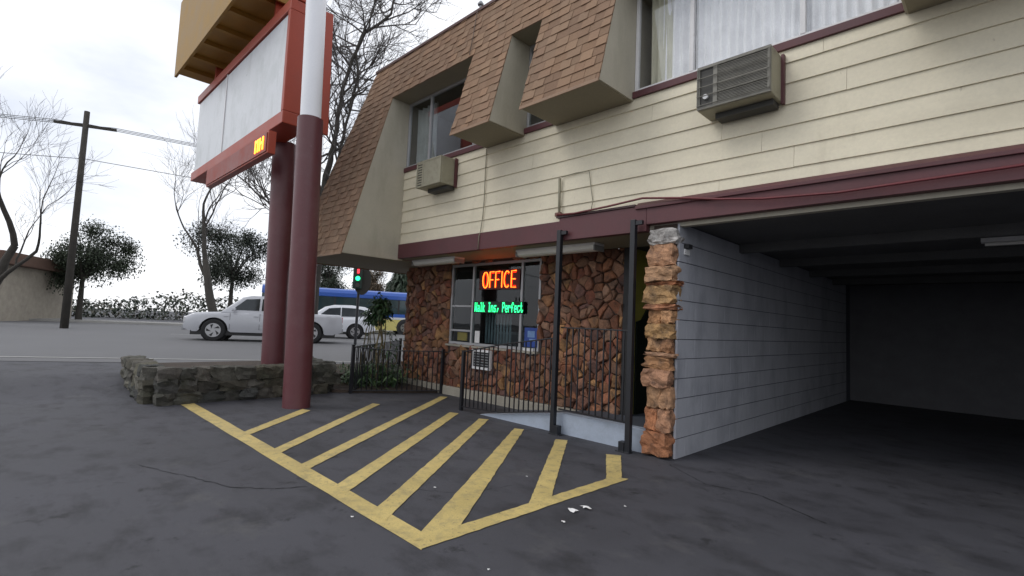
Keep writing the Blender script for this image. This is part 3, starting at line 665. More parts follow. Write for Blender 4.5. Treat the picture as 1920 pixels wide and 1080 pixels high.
# ---- window signs
no = thing('neon_sign', 'glowing orange neon OFFICE sign in the window', 'neon sign', (-6.05, 5.79, 2.05))
q = MB(); x = -6.50; Hh = .27; W_ = .135; zb = 1.915; yy = 5.775
def stroke(mb, pts, r=.0085): mb.tube([(px, yy, pz) for px, pz in pts], r, 6)
def arc(cx, cz, rx, rz_, a0, a1, n=12): return [(cx+rx*math.cos(R(a0+(a1-a0)*i/n)), cz+rz_*math.sin(R(a0+(a1-a0)*i/n))) for i in range(n+1)]
def letters(mb, inset, r):
    xx = -6.46
    for ch in 'OFFICE':
        h0, h1 = zb+inset, zb+Hh-inset; w_ = W_-inset
        if ch == 'O': stroke(mb, arc(xx+w_/2+inset/2, (h0+h1)/2, w_/2-inset/2, (h1-h0)/2, 100, 440, 16), r); xx += .158
        if ch == 'F':
            stroke(mb, [(xx+.02+inset*.6, h0), (xx+.02+inset*.6, h1), (xx+.12, h1)], r); stroke(mb, [(xx+.02+inset*.6, (h0+h1)/2), (xx+.10, (h0+h1)/2)], r); xx += .142
        if ch == 'I': stroke(mb, [(xx+.03+inset*.6, h0), (xx+.03+inset*.6, h1)], r); xx += .075
        if ch == 'C': stroke(mb, arc(xx+.075, (h0+h1)/2, .065-inset*.5, (h1-h0)/2, 50, 310, 14), r); xx += .158
        if ch == 'E':
            stroke(mb, [(xx+.125, h1), (xx+.02+inset*.6, h1), (xx+.02+inset*.6, h0), (xx+.125, h0)], r); stroke(mb, [(xx+.02+inset*.6, (h0+h1)/2), (xx+.11, (h0+h1)/2)], r)
letters(q, 0, .0075); q.build('outer_tubes', neon, no, smooth=True)
q = MB(); letters(q, .026, .006); q.build('inner_tubes', neonred, no, smooth=True)
q = MB(); q.box(-6.56, 5.783, 1.885, -5.58, 5.79, 2.215); q.build('backing', mat('red_glow_backing', (.10, .01, .008), .5), no)  # dark red puts the neon's glow into the board's colour
G = {'W': '10001 10001 10001 10101 10101 11011 10001', 'a': '00000 00000 01110 00001 01111 10001 01111', 'l': '01100 00100 00100 00100 00100 00100 01110',
     'k': '10000 10000 10010 10100 11000 10100 10010', 'I': '01110 00100 00100 00100 00100 00100 01110', 'n': '00000 00000 10110 11001 10001 10001 10001',
     's': '00000 00000 01111 10000 01110 00001 11110', ',': '00000 00000 00000 00000 00110 00100 01000', 'P': '11110 10001 10001 11110 10000 10000 10000',
     'e': '00000 00000 01110 10001 11111 10000 01110', 'r': '00000 00000 10110 11001 10000 10000 10000', 'f': '00110 01001 01000 11100 01000 01000 01000',
     'c': '00000 00000 01110 10000 10000 10001 01110', 't': '01000 01000 11100 01000 01000 01001 00110', ' ': '00000 '*7}
le = thing('led_sign', 'green scrolling LED text sign across the office window', 'LED sign', (-6.1, 5.7, 1.58))
q = MB(); txt = 'Walk Ins, Perfect'; pit = 1.17/(len(txt)*6); x = -6.63
for ch in txt:
    rows = G[ch].split()
    for r_i, rw in enumerate(rows):
        for c_i, bit in enumerate(rw):
            if bit == '1': xx = x+c_i*pit; zz = 1.665-r_i*.0235; q.box(xx, 5.766, zz-.0215, xx+pit*.92, 5.772, zz)
    x += 6*pit
q.build('text', ledg, le)
q = MB(); q.box(-6.66, 5.773, 1.487, -5.475, 5.795, 1.68); q.build('case', mat('green_glow_case', (.008, .03, .016), .5), le, bevel=.004)  # case coloured dark green to paint in the glow around the letters
q = MB(); q.box(-6.45, 5.776, 1.681, -6.43, 5.792, 1.75); q.build('bracket', blacktrim, le); q = MB(); q.box(-5.66, 5.776, 1.681, -5.64, 5.792, 1.75); q.build('bracket', blacktrim, le)
q = MB(); q.box(-5.44, 5.796, .97, -5.17, 5.803, 1.27)
bp_ = tag(q.build('blue_poster', posterb), 'blue poster taped low on the right pane of the office window', 'poster')
q = MB(); q.box(-5.37, 5.792, 1.12, -5.22, 5.795, 1.22); q.box(-5.33, 5.792, 1.06, -5.20, 5.795, 1.10); q.build('print', posterl, bp_)
q = MB(); q.box(-6.62, 5.79, .965, -6.50, 5.80, 1.17); tag(q.build('paper_notice', paperm), 'white paper notice at the lower left of the wide office pane', 'notice')
q = MB(); q.box(-7.18, 5.86, .98, -6.92, 5.88, 1.13); tag(q.build('yellow_notice', ochre), 'yellow notice at the bottom of the narrow office pane', 'notice')
q = MB(); q.box(-5.45, 5.80, .86, -5.25, 5.79, .95); tag(q.build('white_notice', paperm), 'small white sheet below the blue poster', 'notice')
mb_ = thing('mail_slot', 'white framed wall box with dark grille below the office window', 'wall box', (-6.35, 5.78, .7))
q = MB()
q.box(-6.58, 5.70, .53, -6.54, 5.75, .86); q.box(-6.15, 5.70, .53, -6.11, 5.75, .86); q.box(-6.54, 5.70, .53, -6.15, 5.75, .57); q.box(-6.54, 5.70, .82, -6.15, 5.75, .86); q.build('frame', whitefr, mb_)
q = MB(); q.box(-6.54, 5.72, .57, -6.15, 5.76, .82); q.build('body', blacktrim, mb_)
q = MB()
for i in range(5): q.box(-6.53, 5.712, .60+i*.045, -6.16, 5.72, .612+i*.045)
q.build('grille', galv, mb_)

# ---- air conditioners
def acunit(x0, x1, lab, cage):
    t = thing('air_conditioner', lab, 'air conditioner', ((x0+x1)/2, 4.9, 3.46), 'air conditioners through the cream siding')
    y0, y1, z0, z1 = 4.60, 4.93, 3.475, 3.915
    q = MB(); q.box(x0, y0+.03, z0, x1, y1, z1); q.build('casing', acm, t, bevel=.012)
    q = MB(); q.box(x0+.01, y0+.022, z0+.015, x1-.01, y0+.03, z1-.015); q.build('grille_back', acdark, t)
    q = MB(); q.box(x0+.004, y0+.008, z0+.005, x0+.03, y0+.032, z1-.005); q.box(x1-.03, y0+.008, z0+.005, x1-.004, y0+.032, z1-.005)
    q.box(x0+.03, y0+.008, z0+.005, x1-.03, y0+.032, z0+.03); q.box(x0+.03, y0+.008, z1-.03, x1-.03, y0+.032, z1-.005); q.box(x0+.16, y0+.008, z0+.03, x0+.20, y0+.032, z1-.03); q.build('front_frame', acgrey if cage else acm, t)
    q = MB()
    if cage:
        n = 26
        for i in range(n):
            z = z0+.035+(z1-z0-.07)*i/n; q.box(x0+.20, y0+.014, z, x1-.03, y0+.021, z+.007)
        for i in range(5): z = z0+.04+(z1-z0-.08)*i/4; q.tube([(x0+.005, y0-.006, z), (x1-.005, y0-.006, z)], .0045, 6)
        for i in range(2): xx = x0+.01+(x1-x0-.02)*i; q.tube([(xx, y0-.004, z0+.03), (xx, y0-.004, z1-.03)], .0045, 6)
    else:
        q.box(x0+.2, y0+.014, z0+.03, x1-.03, y0+.02, z1-.03)
        for i in range(9): z = z0+.05+i*.042; q.box(x0+.04, y0+.010, z, x0+.155, y0+.018, z+.024)
    q.build('grille', acgrey if cage else acm, t)
    if cage: q = MB(); q.tube([(x0+.09, y0+.02, z0+.12), (x0+.09, y0-.005, z0+.12)], .025, 12); q.build('knob', mat('white_knob', (.6, .6, .6), .4), t)
    q = MB(); q.box(x0+.12, y0+.17, z0-.055, x1-.03, y1-.01, z0); q.build('bracket', acdark, t)
    q = MB(); q.box(x1-.001, y1-.05, z0-.02, x1+.025, y1+.0, z1+.01); q.build('trim', maroon, t)
acunit(-6.93, -6.27, 'beige air conditioner under the dark left upstairs window', False)
acunit(-2.14, -1.46, 'large caged air conditioner under the white curtained upstairs window', True)

# ---------------------------------------------------------------- pylon sign
def leanb(q, **k):
    q.v = [(x-.017*z, y-.017*z, z) for x, y, z in q.v]; return q
sg = thing('pylon_sign', 'tall maroon two column pylon sign with red cabinet and white upper pole', 'sign', (-8, 3.1, 0))
def column(x, y, z0, z1, r, m, name):
    q = MB(); q.tube([(x, y, z0+(z1-z0)*i/6) for i in range(7)], r, 28); return q.build(name, m, sg, smooth=False)
for nm, a, b, m, rr_ in (('column', -.01, 4.22, colmar, (.188, .180)), ('upper_pole', 4.22, 9.5, polewhite, (.146, .14))):
    q = MB(); q.tube([(-7.26, 3.04, a), (-7.26, 3.04, b)], rr_, 40); o = leanb(q).build(nm, m, sg, smooth=True)
    o.modifiers.new('es', 'EDGE_SPLIT').split_angle = R(40)
q = MB(); q.tube([(-9.04, 3.34, .2), (-9.04, 3.34, 4.33)], .19, 40); o = leanb(q).build('column', colmar, sg, smooth=True); o.modifiers.new('es', 'EDGE_SPLIT').split_angle = R(40)
q = MB()   # red cabinet
CY0, CY1, CX = 2.80, 3.22, -8.0
q.box(-13.5, CY0, 4.30, CX, CY1, 4.50); q.box(-13.5, CY0, 6.16, CX, CY1, 6.34); q.box(CX-.10, CY0, 4.50, CX, CY1, 6.16); q.box(-13.5, CY0+.06, 4.50, CX-.10, CY1-.06, 6.16)
q.build('cabinet', signred, sg, bevel=.012)
q = MB(); q.box(CX-.14, CY0+.02, 6.36, CX, CY1+.0, 9.0); q.build('upright', signred, sg, bevel=.012)
q = MB(); q.box(CX-.08, CY1+.002, 4.32, CX-.02, 3.56, 6.42); q.v = [(x-.017*(z-4.3), y-.017*(z-4.3) if y > 3.3 else y, z) for x, y, z in q.v]; q.build('side_panel', signred, sg, bevel=.01)
q = MB(); q.box(-13.4, CY1+.002, 4.52, CX-.1, CY1+.02, 6.14); q.build('sign_face', signwhite, sg)
q = MB(); q.box(-13.4, CY0+.035, 4.52, CX-.12, CY0+.055, 6.14); q.build('sign_face', signwhite, sg)
for x_ in (-11.3,): q = MB(); q.box(x_-.02, CY0+.02, 4.5, x_+.02, CY0+.034, 6.16); q.build('face_divider', whitefr, sg)
q = MB(); q.box(-13.5, 2.35, 6.72, -8.75, 3.6, 6.80); q.build('brown_underside', brownm, sg)
q = MB()
for i in range(6): q.box(-13.5+.8*i+.5, 2.36, 6.63, -13.5+.8*i+.6, 3.59, 6.72)
q.box(-13.5, 2.30, 6.62, -8.72, 2.35, 8.4); q.box(-8.75, 2.351, 6.62, -8.71, 3.6, 8.4); q.build('upper_cabinet', brownm, sg)
q = MB(); q.box(CX-.9, CY0+.05, 6.34, CX-.82, CY1-.05, 6.72); q.build('strut', signred, sg); q = MB(); q.box(-12.4, CY0+.05, 6.34, -12.3, CY1-.05, 6.72); q.build('strut', signred, sg)
q = MB(); q.box(-11.5, 2.66, 3.80, -8.12, 2.78, 4.16); q.build('message_box', signred, sg, bevel=.008)
q = MB(); q.box(-11.46, 2.645, 3.83, -8.16, 2.659, 4.13); q.build('message_panel', mat('message_backing', (.25, .03, .012), .5), sg)
q = MB()
for xx in (-8.27, -8.40, -8.49, -8.60): q.box(xx-.045, 2.635, 3.88, xx+.0, 2.644, 4.09)
q.box(-8.40, 2.634, 3.98, -8.28, 2.643, 4.02); q.box(-8.60, 2.634, 4.04, -8.49, 2.643, 4.08)
q.build('lit_strokes', ledo, sg)

# ---- planter of rough stone around the rear column
PG = [(.10, .095, .08), (.075, .07, .06), (.13, .12, .10), (.06, .06, .055), (.10, .09, .065)]
pt = thing('stone_planter', 'low rough grey stone planter around the base of the sign', 'planter', (-9.2, 2.8, 0))
q = MB(); q.fixn = False
rr = random.Random(9)
def stonerow(ax, ay, bx, by, hmax, seed):
    rg = random.Random(seed); ln = math.hypot(bx-ax, by-ay); z = .06
    for lvl in range(3):
        t = -.05; hh = hmax/3
        while t < ln:
            wd = rg.uniform(.16, .36); f = (t+wd/2)/ln; q.cur = jit(rg.choice(PG), .5, 1.0, rg)
            if f < 1.03: rock(q, (ax+(bx-ax)*f+rg.uniform(-.02, .02), ay+(by-ay)*f, lvl*hh+hh/2), ((wd*.56 if abs(bx-ax) > abs(by-ay) else .14), (wd*.56 if abs(by-ay) > abs(bx-ax) else .14), hh*.60), seed+lvl*20+t*3, .2, 2)
            t += wd
stonerow(-8.32, 1.6, -8.40, 3.98, .48, 1); stonerow(-8.5, 4.0, -10.6, 4.2, .5, 2); stonerow(-8.5, 1.55, -10.6, 1.6, .48, 3)
q.build('stone_wall', plantst, pt, smooth=False)
q = MB(); q.box(-10.7, 1.65, 0, -8.4, 3.95, .36); q.build('soil', soil, pt)
so_ = MB(); so_.prism([(-10.4, 4.25, 0), (-8.35, 4.1, 0), (-8.14, 4.36, 0), (-7.45, 5.68, 0), (-8.85, 5.75, 0), (-8.9, 8.5, 0), (-11.3, 8.5, 0)], (0, 0, .05)); so_.prism([(-11.0, 4.4, .05), (-9.2, 4.4, .05), (-8.95, 8.5, .05), (-11.3, 8.5, .05)], (0, 0, .165))
struct(so_.build('planting_bed', soil))

# ---- leaves helper
def leaf(mb, p, d, ln, wd, col, droop=.3, up=Vector((0, 0, 1))):
    d = d.normalized(); s_ = d.cross(up); s_ = s_.normalized() if s_.length > .05 else Vector((1, 0, 0)); nrm = s_.cross(d)
    a = p; b = p+d*ln*.5+nrm*ln*.06; c = p+d*ln-nrm*ln*droop*.5-Vector((0, 0, ln*droop*.4)); w_ = s_*wd/2
    mb.cur = col; mb.add([a, b+w_-nrm*wd*.15, c, b-w_-nrm*wd*.15, b], [(0, 1, 4), (1, 2, 4), (2, 3, 4), (3, 0, 4)])
def rdir(rg, zmin=-1, zmax=1):
    z = rg.uniform(zmin, zmax); a = rg.uniform(0, 2*math.pi); r = math.sqrt(1-z*z); return Vector((r*math.cos(a), r*math.sin(a), z))
# leggy shrub
shb = thing('leggy_shrub', 'leggy evergreen shrub with bare stems behind the low black railing', 'shrub', (-8.8, 5.4, .05))
rg = random.Random(4); q = MB(); lv = MB(); lv.fixn = False
GRN = [(.035, .075, .03), (.05, .10, .035), (.025, .055, .025), (.07, .12, .04), (.045, .08, .03)]
for i in range(15):
    bx, by = -8.75+rg.uniform(-.55, .45), 5.2+rg.uniform(-.4, .4)
    tall = rg.random() < .55; H_ = rg.uniform(1.25, 1.62) if tall else rg.uniform(.55, 1.0)
    tx = bx+rg.uniform(-.25, .25); ty = by+rg.uniform(-.2, .2); tx = tx*.3-8.80*.7 if tall else tx; ty = ty*.3+5.25*.7 if tall else ty
    pts = [Vector((bx, by, .05))]
    for k in range(1, 6):
        f = k/5; pts.append(Vector((bx+(tx-bx)*f+rg.uniform(-.05, .05), by+(ty-by)*f+rg.uniform(-.05, .05), .05+H_*f)))
    q.tube(pts, [.018, .016, .014, .012, .010, .006], 6)
    for _ in range(70 if tall else 16):
        c0 = pts[-1]+rdir(rg)*rg.uniform(0, .19)*Vector((1, 1, .9)).length/1.6
        leaf(lv, c0, rdir(rg, -.5, .7), rg.uniform(.10, .20), rg.uniform(.04, .065), jit(rg.choice(GRN), .6, 1.2, rg), .5)
for i in range(900):                    # sword leaves and low foliage at the foot
    p = Vector((-8.7+rg.gauss(0, .34), 5.1+rg.gauss(0, .3), .05+abs(rg.gauss(0, .14))))
    if p.y < 4.55: p.y = 4.6
    leaf(lv, p, rdir(rg, .2, 1), rg.uniform(.12, .34), rg.uniform(.02, .05), jit(rg.choice(GRN), .6, 1.5, rg), .6)
q.build('stem', stemm, shb, smooth=True); lv.build('foliage', leafm, shb)
gr = MB(); gr.fixn = False
for i in range(2600):
    p = Vector((rg.uniform(-10.8, -8.6), rg.uniform(4.4, 8), .05)); p.z = .215 if p.x < -9.1 else .05
    leaf(gr, p, rdir(rg, .5, 1), rg.uniform(.04, .10), .008, jit(rg.choice([(.10, .11, .035), (.07, .10, .03), (.13, .12, .05)]), .7, 1.3, rg), .3)
struct(gr.build('grass', leafm), 'stuff')

# ---------------------------------------------------------------- trees
def bare_tree(name, lab, base, H_, seed, lean=(0, 0), spread=.55, r0=.22, depth=6, grp='bare trees along the street', fork=.3):
    rg = random.Random(seed); t = thing(name, lab, 'tree', base, grp); tb = MB(); tw = MB(); tb.fixn = tw.fixn = False
    def grow(p, d, ln, r, lv):
        k = 5 if lv < 3 else 3; pts = [p]; rad = [r]; q = p; dd = d
        for i in range(k):
            dd = (dd+Vector((rg.gauss(0, .13), rg.gauss(0, .13), rg.gauss(.05, .10)))).normalized(); q = q+dd*ln/k; pts.append(q); rad.append(r*(1-.42*(i+1)/k))
        (tb if lv < 3 else tw).tube(pts, rad, 8 if lv < 2 else (5 if lv < 4 else 3), cap=False)
        if lv >= depth: return
        n = rg.choice((2, 3)) if lv < 2 else rg.choice((3, 3, 4))
        for j in range(n):
            f = 1 if j == 0 else rg.uniform(.35, .98)
            i = min(int(f*k), k-1); st_ = pts[i].lerp(pts[i+1], f*k-i); rr_ = rad[i]*(.92 if j == 0 else .62)
            a = rg.uniform(0, 2*math.pi); perp = dd.orthogonal().normalized(); perp.rotate(Matrix.Rotation(a, 3, dd))
            s_ = (spread*.45 if j == 0 else spread*rg.uniform(.8, 1.5)); nd = (dd+perp*s_+Vector((0, 0, .12))).normalized()
            grow(st_, nd, ln*rg.uniform(.62, .86), max(rr_*.85, .006), lv+1)
    grow(Vector(base), Vector((lean[0], lean[1], 1)).normalized(), H_*fork, r0, 0)
    tb.build('trunk', bark, t, smooth=True); tw.build('crown', twig, t)
    return t
def guided_tree(lab, base, limbs, seed):
    rg = random.Random(seed); t = thing('bare_tree', lab, 'tree', base, 'bare trees along the street'); tb = MB(); tw = MB(); tb.fixn = tw.fixn = False
    def twig_(p, d, ln, r, lv):
        k = 4; pts = [p]; q = p; dd = d
        for i in range(k): dd = (dd+Vector((rg.gauss(0, .17), rg.gauss(0, .17), rg.gauss(.06, .12)))).normalized(); q = q+dd*ln/k; pts.append(q)
        tw.tube(pts, [r*(1-.16*i) for i in range(k+1)], 5 if r > .03 else 3, cap=False)
        if lv <= 0: return
        for j in range(4):
            f = rg.uniform(.3, 1); i = min(int(f*k), k-1); perp = dd.orthogonal().normalized(); perp.rotate(Matrix.Rotation(rg.uniform(0, 6.28), 3, dd))
            twig_(pts[i].lerp(pts[i+1], f*k-i), (dd+perp*rg.uniform(.4, .95)+Vector((0, 0, .08))).normalized(), ln*rg.uniform(.55, .82), max(r*.58, .009), lv-1)
    for path, ra, rb, nb in limbs:
        P = [Vector(p) for p in path]; n = len(P); fine = []
        for a, b in zip(P, P[1:]):
            for i in range(3): fine.append(a.lerp(b, i/3)+Vector((rg.gauss(0, .04), rg.gauss(0, .04), 0)))
        fine.append(P[-1]); m = len(fine); tb.tube(fine, [ra+(rb-ra)*i/(m-1) for i in range(m)], 9, cap=False)
        for j in range(nb):
            f = .15+.85*(j+rg.random())/nb; i = min(int(f*(m-1)), m-2); p = fine[i].lerp(fine[i+1], f*(m-1)-i); r = ra+(rb-ra)*f; a = rg.uniform(0, 6.28)
            twig_(p, Vector((math.cos(a), math.sin(a), rg.uniform(.2, .9))).normalized(), rg.uniform(1.5, 2.9), r*.5+.012, 3)
    tb.build('trunk', bark, t, smooth=True); tw.build('crown', twig, t)
guided_tree('large bare tree rising between the sign columns and the shingled roof', (-20.55, 9.05, .2), [
    ([(-20.6, 9.0, .2), (-20.5, 9.05, 3.8), (-20.33, 8.98, 6.24), (-20.1, 9.1, 7.6), (-19.98, 9.12, 8.37)], 0.190, 0.100, 4),
    ([(-19.98, 9.12, 8.37), (-19.75, 9.17, 10.17), (-19.35, 9.38, 12.08), (-18.98, 9.63, 13.17), (-18.2, 10.33, 14.0), (-17.95, 10.5, 15.1), (-17.6, 10.6, 17)], 0.095, 0.025, 19),
    ([(-20.33, 8.98, 6.24), (-19.9, 9.3, 7.9), (-19.55, 9.45, 9.4), (-19.35, 9.54, 10.4), (-18.9, 9.9, 10.9)], 0.084, 0.030, 7),
    ([(-19.45, 9.5, 10.0), (-19.2, 9.6, 11.2), (-19.2, 9.47, 12.5), (-18.7, 9.84, 14.1), (-18.6, 9.9, 16)], 0.062, 0.020, 12),
    ([(-20.33, 8.98, 6.24), (-20.7, 8.5, 7.8), (-20.9, 8.3, 9.8), (-21.0, 8.1, 12), (-20.8, 8.0, 14.5)], 0.090, 0.025, 13),
    ([(-20.5, 9.05, 3.8), (-21.2, 8.2, 5.0), (-22.2, 7.4, 6.0), (-23.6, 6.6, 7.2)], 0.078, 0.025, 10),
    ([(-20.5, 9.05, 3.6), (-19.9, 9.6, 4.3), (-19.0, 10.4, 4.5), (-18.2, 11.2, 4.6)], 0.056, 0.020, 9)], 3)
bare_tree('bare_tree', 'bare tree seen just left of the sign columns', (-30, 8.0, .2), 14, 5, (0, 0), .6, .26, 6)
bare_tree('bare_tree', 'bare tree at the far left across the street', (-34, -1.0, .3), 13, 8, (.05, 0), .6, .25, 6)
def conifer(lab, base, H_, Rb, seed, col=(.03, .05, .028)):
    rg = random.Random(seed); t = thing('conifer_tree', lab, 'tree', base, 'distant evergreen trees'); b = Vector(base)
    q = MB(); q.tube([b, b+Vector((0, 0, H_*.97))], [.22, .03], 8); q.build('trunk', bark, t)
    f = MB(); f.fixn = False; n = int(H_*8)
    for i in range(n):
        z = H_*(.12+.88*i/n); rad = Rb*(1-(z/H_))**.8*rg.uniform(.7, 1.15)+.15
        for k in range(7):
            a = rg.uniform(0, 6.28); d = Vector((math.cos(a), math.sin(a), -.18))
            for s_ in range(3):
                fr = (s_+1)/3; p = b+Vector((0, 0, z))+d*rad*fr*.8
                for m_ in range(3): leaf(f, p+rdir(rg)*.15, (d+rdir(rg)*.5), .55+.3*rg.random(), .22, jit(col, .6, 1.35, rg), .5)
    f.build('crown', leafm, t); return t
def blobtree(lab, base, H_, Rb, seed, col, cat='tree', nm='round_tree'):
    rg = random.Random(seed); t = thing(nm, lab, cat, base, 'distant trees behind the bus'); b = Vector(base)
    q = MB(); q.tube([b, b+Vector((0, 0, H_*.5))], [.2, .1], 8)
    cl = []
    for i in range(16):
        c_ = b+Vector((0, 0, H_*.62))+rdir(rg)*Rb*rg.uniform(.3, .85)*1; c_.z = b.z+H_*.62+(c_.z-b.z-H_*.62)*.9*H_*.38/Rb; cl.append((c_, Rb*rg.uniform(.25, .45)))
        q.tube([b+Vector((0, 0, H_*.4)), (b+Vector((0, 0, H_*.5))).lerp(c_, .5), c_], [.08, .05, .02], 5)
    q.build('trunk', bark, t)
    f = MB(); f.fixn = False
    for c_, r in cl:
        for i in range(850): leaf(f, c_+rdir(rg)*r*rg.uniform(.15, 1.0)+rdir(rg)*.12, rdir(rg), .17, .10, jit(col, .6, 1.4, rg), .4)
    f.build('crown', leafm, t); return t
blobtree('dark evergreen crown behind the bus near the traffic light', (-47.5, 22.5, .2), 8.6, 3.4, 1, (.035, .05, .03))
blobtree('brownish round tree behind the bus roof', (-46, 26, .2), 6.6, 2.4, 2, (.15, .11, .07))
conifer('pointed dark conifer beside the flagstone corner over the bus roof', (-43, 27.8, .2), 7.0, 2.0, 3)
conifer('small pointed conifer between the brownish tree and the flagstone corner', (-52, 32.2, .2), 5.6, 1.6, 4)
blobtree('dark bushy tree behind the pickup and the sign columns', (-42, 12, .2), 9, 3.4, 6, (.035, .045, .03))
blobtree('dark green tree at the left edge across the street', (-44, 3.5, .2), 7, 3.2, 7, (.04, .055, .03))
tl_ = MB(); tl_.fixn = False; rg = random.Random(77)
for i in range(26000):
    t_ = rg.uniform(-60, 90); p = Vector(sp(t_, 46+rg.uniform(-2, 6))); h = 2.4+1.4*noise.noise(Vector((t_*.12, 3, 0)))+1.0*noise.noise(Vector((t_*.4, 9, 0)))
    p.z = rg.uniform(.2, max(.6, h)); leaf(tl_, p, rdir(rg), .36, .24, jit(rg.choice([(.045, .06, .035), (.07, .065, .045), (.03, .045, .03)]), .6, 1.3, rg), .3)
struct(tl_.build('hedge_row', leafm), 'stuff')

# ---------------------------------------------------------------- vehicles
def local(origin, heading):            # local x = forward
    h = Vector(heading).normalized(); s_ = Vector((-h.y, h.x, 0))
    return Matrix(((h.x, s_.x, 0, origin[0]), (h.y, s_.y, 0, origin[1]), (0, 0, 1, origin[2]), (0, 0, 0, 1)))
def wheel(t, Mx, x, y, r, wd, outer, rm=None):
    q = MB(); q.tube([(x, y-wd/2, r), (x, y-wd/2+.03, r), (x, y+wd/2-.03, r), (x, y+wd/2, r)], [r-.03, r, r, r-.03], 24); q.xform(Mx); tyre = q.build('wheel', rubber, t, smooth=False)
    q = MB(); s_ = outer; yo = y+s_*wd/2
    q.tube([(x, yo-s_*.02, r), (x, yo+s_*.006, r)], r*.64, 20)
    q.xform(Mx); rim = q.build('rim', rm or rimm, tyre)
    q = MB()
    for k in range(5):
        a = k*2*math.pi/5+.6; q.prism([(x+math.cos(a)*r*.18, yo+s_*.010, r+math.sin(a)*r*.18), (x+math.cos(a+.5)*r*.56, yo+s_*.010, r+math.sin(a+.5)*r*.56), (x+math.cos(a+.95)*r*.56, yo+s_*.010, r+math.sin(a+.95)*r*.56)], (0, s_*.004, 0))
    q.xform(Mx); q.build('rim_opening', blacktrim, tyre)
def vehicle(name, lab, cat, origin, heading, Ln, lower, cab, wins, wheels, r, hw, paint, roofin=.16, tails=(), extra=None, grp=None):
    """lower: side outline (x,z) of body; cab: side outline of greenhouse; x=0 rear, x=Ln front"""
    t = thing(name, lab, cat, origin, grp); Mx = local(origin, heading)
    def wy(x): e = min(x, Ln-x); return hw*(1-.17*max(0, 1-max(e, 0)/.6)**2)
    def interp(pr, x):
        for (x0, z0), (x1, z1) in zip(pr, pr[1:]):
            if x0 <= x <= x1: return z0+(z1-z0)*(x-x0)/max(x1-x0, 1e-6)
        return pr[-1][1] if x > pr[-1][0] else pr[0][1]
    up = lower[1:-1]
    def zb(x):
        z = .34+.10*max(0, 1-min(x, Ln-x)/.3)
        for wx in wheels:
            d = abs(x-wx)
            if d < r+.07: z = max(z, r+math.sqrt((r+.07)**2-d*d))
        return z
    xs_ = sorted(set([0.0, .03, .08, Ln-.08, Ln-.03, Ln]+[Ln*i/60 for i in range(61)]+[wx+(r+.07)*math.cos(R(a)) for wx in wheels for a in range(0, 181, 12)]+[p[0] for p in up]))
    xs_ = [x for x in xs_ if 0 <= x <= Ln]
    q = MB(); T = (0, .2, .45, .68, .84, .94, 1)
    def fy(z, zt): 
        u = zt-z
        return 1-.05*max(0, .55-z)/.25-.015*max(0, z-.7)/.3-.085*max(0, 1-u/.09)**2
    for x in xs_:
        z0, z1 = zb(x), interp(up, x); w_ = wy(x); half = [(w_*fy(z0+(z1-z0)*t, z1), z0+(z1-z0)*t) for t in T]
        for y, z in half: q.v.append((x, -y, z))
        for f in (-.6, 0, .6): q.v.append((x, f*w_*.9, z1+.018*(1-abs(f))))
        for y, z in half[::-1]: q.v.append((x, y, z))
    m_ = len(T)*2+3
    for i in range(len(xs_)-1):
        for k in range(m_-1): q.f.append([i*m_+k, (i+1)*m_+k, (i+1)*m_+k+1, i*m_+k+1])
    q.f.append(list(range(m_))); q.f.append([(len(xs_)-1)*m_+k for k in range(m_)][::-1]); q.c = [(1, 1, 1)]*len(q.f)
    q.xform(Mx); o_ = q.build('body', paint, t, smooth=True); o_.modifiers.new('es', 'EDGE_SPLIT').split_angle = R(38)
    n = len(cab); zb_ = min(z for _, z in cab); zt_ = max(z for _, z in cab)
    def cs(s_, x, z): return (x, s_*(wy(x)-.05-roofin*(z-zb_)/(zt_-zb_)), z)
    q = MB(); cx = sorted(set([cab[0][0]+(cab[-1][0]-cab[0][0])*i/36 for i in range(37)]+[p[0] for p in cab])); Tc = (0, .35, .7, .9, 1)
    for x in cx:
        z1 = max(interp(cab, x), zb_+.001); hf = []
        for t_ in Tc: z = zb_-.03+(z1-zb_+.03)*t_; y = cs(1, x, z)[1]-(.05 if t_ == 1 else (.012 if t_ == .9 else 0)); hf.append((y, z))
        for y, z in hf: q.v.append((x, -y, z))
        for f in (-.5, 0, .5): q.v.append((x, f*hf[-1][0], z1+.03*(1-abs(f))*min(1, (z1-zb_)*4)))
        for y, z in hf[::-1]: q.v.append((x, y, z))
    m_ = len(Tc)*2+3
    for i in range(len(cx)-1):
        for k in range(m_-1): q.f.append([i*m_+k, (i+1)*m_+k, (i+1)*m_+k+1, i*m_+k+1])
    q.c = [(1, 1, 1)]*len(q.f); q.xform(Mx); o_ = q.build('cabin', paint, t, smooth=True); o_.modifiers.new('es', 'EDGE_SPLIT').split_angle = R(38)
    # door seams, handles, mirrors, grille, plate
    mid = sorted(x for w_ in wins for x, z in w_); seams = [wins[0][0][0]-.05 if len(wins) > 2 else wins[0][0][0]-.02]+[w_[-1][0]+.035 for w_ in wins if w_[-1][0]+.035 < wheels[1]-r-.1]
